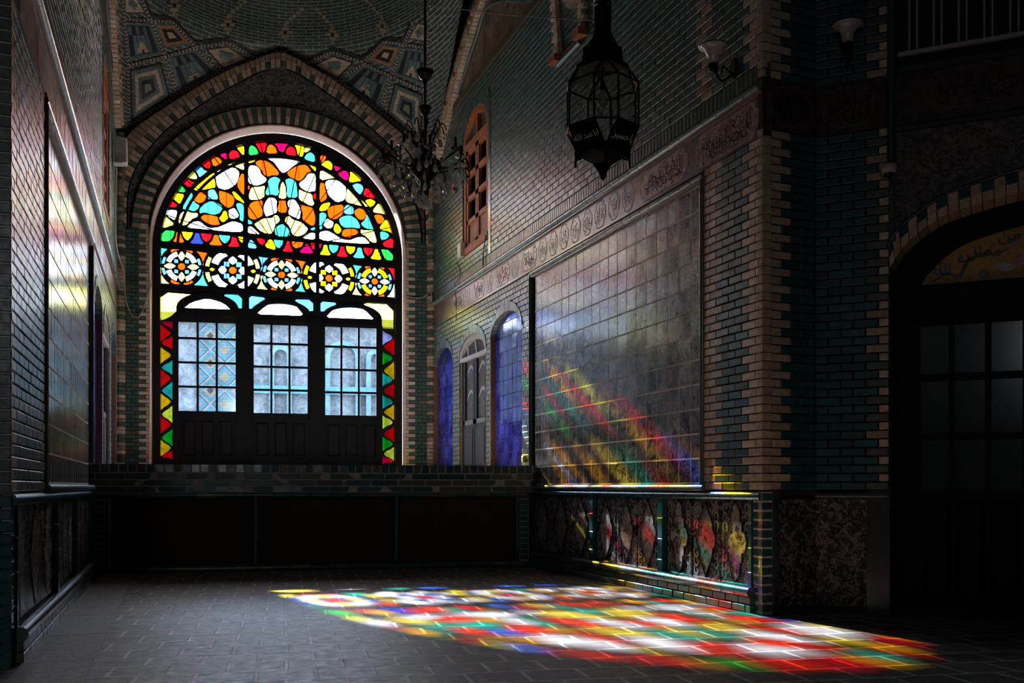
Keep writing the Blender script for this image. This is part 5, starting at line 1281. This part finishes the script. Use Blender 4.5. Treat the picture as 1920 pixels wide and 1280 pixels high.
u, z = FD.px(1592, 100); wall_lamp(FD, u, z, .9, .1, 'opal bell-shaped wall lamp high in the dark corner, farther right', .95)
u, z = FD.px(1668, 322); t = empty('security_camera', FD.p(u, z, 0), 'small white dome security camera beside the brick arch of the dark door', 'camera')
c = MB(); cc = FD.p(u, z, .06); c.lathe(cc, [(0, .04), (.055, .038), (.06, .0), (.052, -.03), (.04, -.03)], 18); c.box(FD, u - .03, u + .03, z + .0, z + .05, -.03, .05); c.build('housing', M_BOX, t)
c = MB(); c.lathe(cc, [(.042, -.028), (.032, -.05), (0, -.06)], 14, (.01, .01, .01)); c.build('lens_dome', M_CLEAR_D, t)
# white speaker box on the left wall
u = 15.9; z = 5.72; t = empty('speaker', FL.p(u, z, .0), 'white box speaker high on the left wall beside the vault rib', 'speaker')
c = MB(); c.box(FL, u - .12, u + .1, z, z + .36, .03, .2, (.6, .55, .48), .015); c.build('cabinet', M_BOX, t)
c = MB(); c.box(FL, u - .16, u + .02, z - .03, z - .01, .02, .14, (.5, .48, .44)); c.box(FL, u - .02, u + .02, z - .02, z + .04, .012, .04, (.4, .38, .36)); c.build('bracket', M_BOX, t)
# junction box under the right orange window
u, z = FR.px(868, 470); t = MB(); t.box(FR, u - .07, u + .12, z - .1, z + .12, -.04, .06, (.6, .58, .52), .01); jb = t.build('junction_box', M_BOX, label='small white junction box at the lower corner of the orange window', cat='box')
u, z = FR.px(983, 862); t = MB(); t.box(FR, u - .03, u + .03, z - .03, z + .05, -.02, .03, (.6, .58, .54), .006); t.build('wall_socket', M_BOX, label='tiny white wall socket at the foot of the brick pier beside the larger blue niche', cat='socket')
def cable(name, pts, r, c, label, m=None):
    q = MB(); q.tube(catmull(pts, 6), r, 6, c); return q.build(name, m or M_PAINT, label=label, cat='cable', group='loose cables' if name == 'cable' else None)
def fl(x, y, d=.02): return tuple(FL.p(*FL.px(x, y, d), d))
def fb_(x, y, d=.03): return tuple(FB.p(*FB.px(x, y, d), d))
def frp(x, y, d=.02): return tuple(FR.p(*FR.px(x, y, d), d))
cable('cable', [tuple(FL.p(15.9, 5.66, .05)), tuple(FL.p(15.95, 5.0, .03)), tuple(FL.p(16.3, 4.6, .03)), tuple(FB.p(.09, 4.45, .13)), fb_(236, 562, .1), fb_(247, 590), fb_(255, 594), fb_(263, 592), fb_(270, 575), fb_(280, 545), fb_(285, 531)], .009, (.5, .45, .38), 'pale cable sagging across the left brick pier beside the window')
cable('cable', [fb_(762, 555, .02), fb_(780, 559, .03), fb_(796, 556, .11), fb_(805, 548, .11), fb_(809, 552, .11), fb_(810, 575, .11)], .009, (.45, .4, .34), 'pale cable looped round the corner column right of the window')
cable('cable', [frp(911, 440), frp(909, 455), frp(906, 475), frp(906, 498)], .008, (.01, .01, .01), 'short black cable hanging below the orange window')
cable('cable', [frp(853, 493), frp(861, 500), frp(862, 520), frp(852, 535), frp(855, 560), frp(855, 600)], .006, (.05, .045, .04), 'thin dark cable trailing down the frieze below the junction box')
top_ch = Vector((0, 0, 1)) + ray(797, 300) * 9.5; 
cable('wire', [tuple(Vector((0, 0, 1)) + ray(797, 8) * 9.5), tuple(Vector((0, 0, 1)) + ray(950, 27) * 8.2), tuple(Vector((0, 0, 1)) + ray(1118, 38) * 7.0)], .004, (.02, .02, .02), 'thin dark wire stretched from the chandelier to the lantern')
q = MB(); q.tube([FD.p(*FD.px(1671, 300, .05), .05), FD.p(FD.px(1671, 300, .05)[0], 6.4, .05)], .028, 10, (.03, .06, .06)); q.build('drainpipe', M_PAINT, label='thin dark teal pipe running down the corner above the security camera', cat='pipe')

# ------------------------------------------------------------------ courtyard outside
g = MB(); g.quad(*[FB.p(a, 1.2, d) for a, d in ((-14, -.45), (18, -.45), (18, -30), (-14, -30))]); g.build('ground_courtyard', M_GROUND, kind='structure')
FX = Fr(FB.p(-6, 0, -9.0), (1, -.115)); fa = MB(); fa.box(FX, -3, 20, 1.2, 5.25, -.5, 0, (1, 1, 1))
fx = fa.build('building', M_FACADE2, label='tiled courtyard building seen through the panes of the glazed doors', cat='building')
da, db = FX.px(369, 680)[0], FX.px(452, 680)[0]
q = MB(); q.box(FX, da, db, 1.2, 5.1, 0, .06, (1, 1, 1)); q.build('diamond_brickwork', M_FACADE, fx)
for (x0, x1) in ((505, 547), (610, 675), (686, 720)):
    a, b = FX.px(x0, 680)[0], FX.px(x1, 680)[0]; m = (a + b) / 2; r = (b - a) / 2; q = MB()
    q.slab(FX, [(a, 1.2)] + arc(m, 4.3, r, pi, 0, 16) + [(b, 1.2)], [(a + .12, 1.2)] + arc(m, 4.3, r - .12, pi, 0, 16) + [(b - .12, 1.2)], 0, .12, (.07, .12, .13)); q.build('blind_arch', M_PLAST, fx)
q = MB(); q.box(FX, db + .1, 20, 3.35, 3.55, 0, .14, (.05, .12, .13)); q.box(FX, -3, 20, 5.1, 5.3, -.5, .2, (.1, .12, .12)); q.build('cornice', M_PLAST, fx)
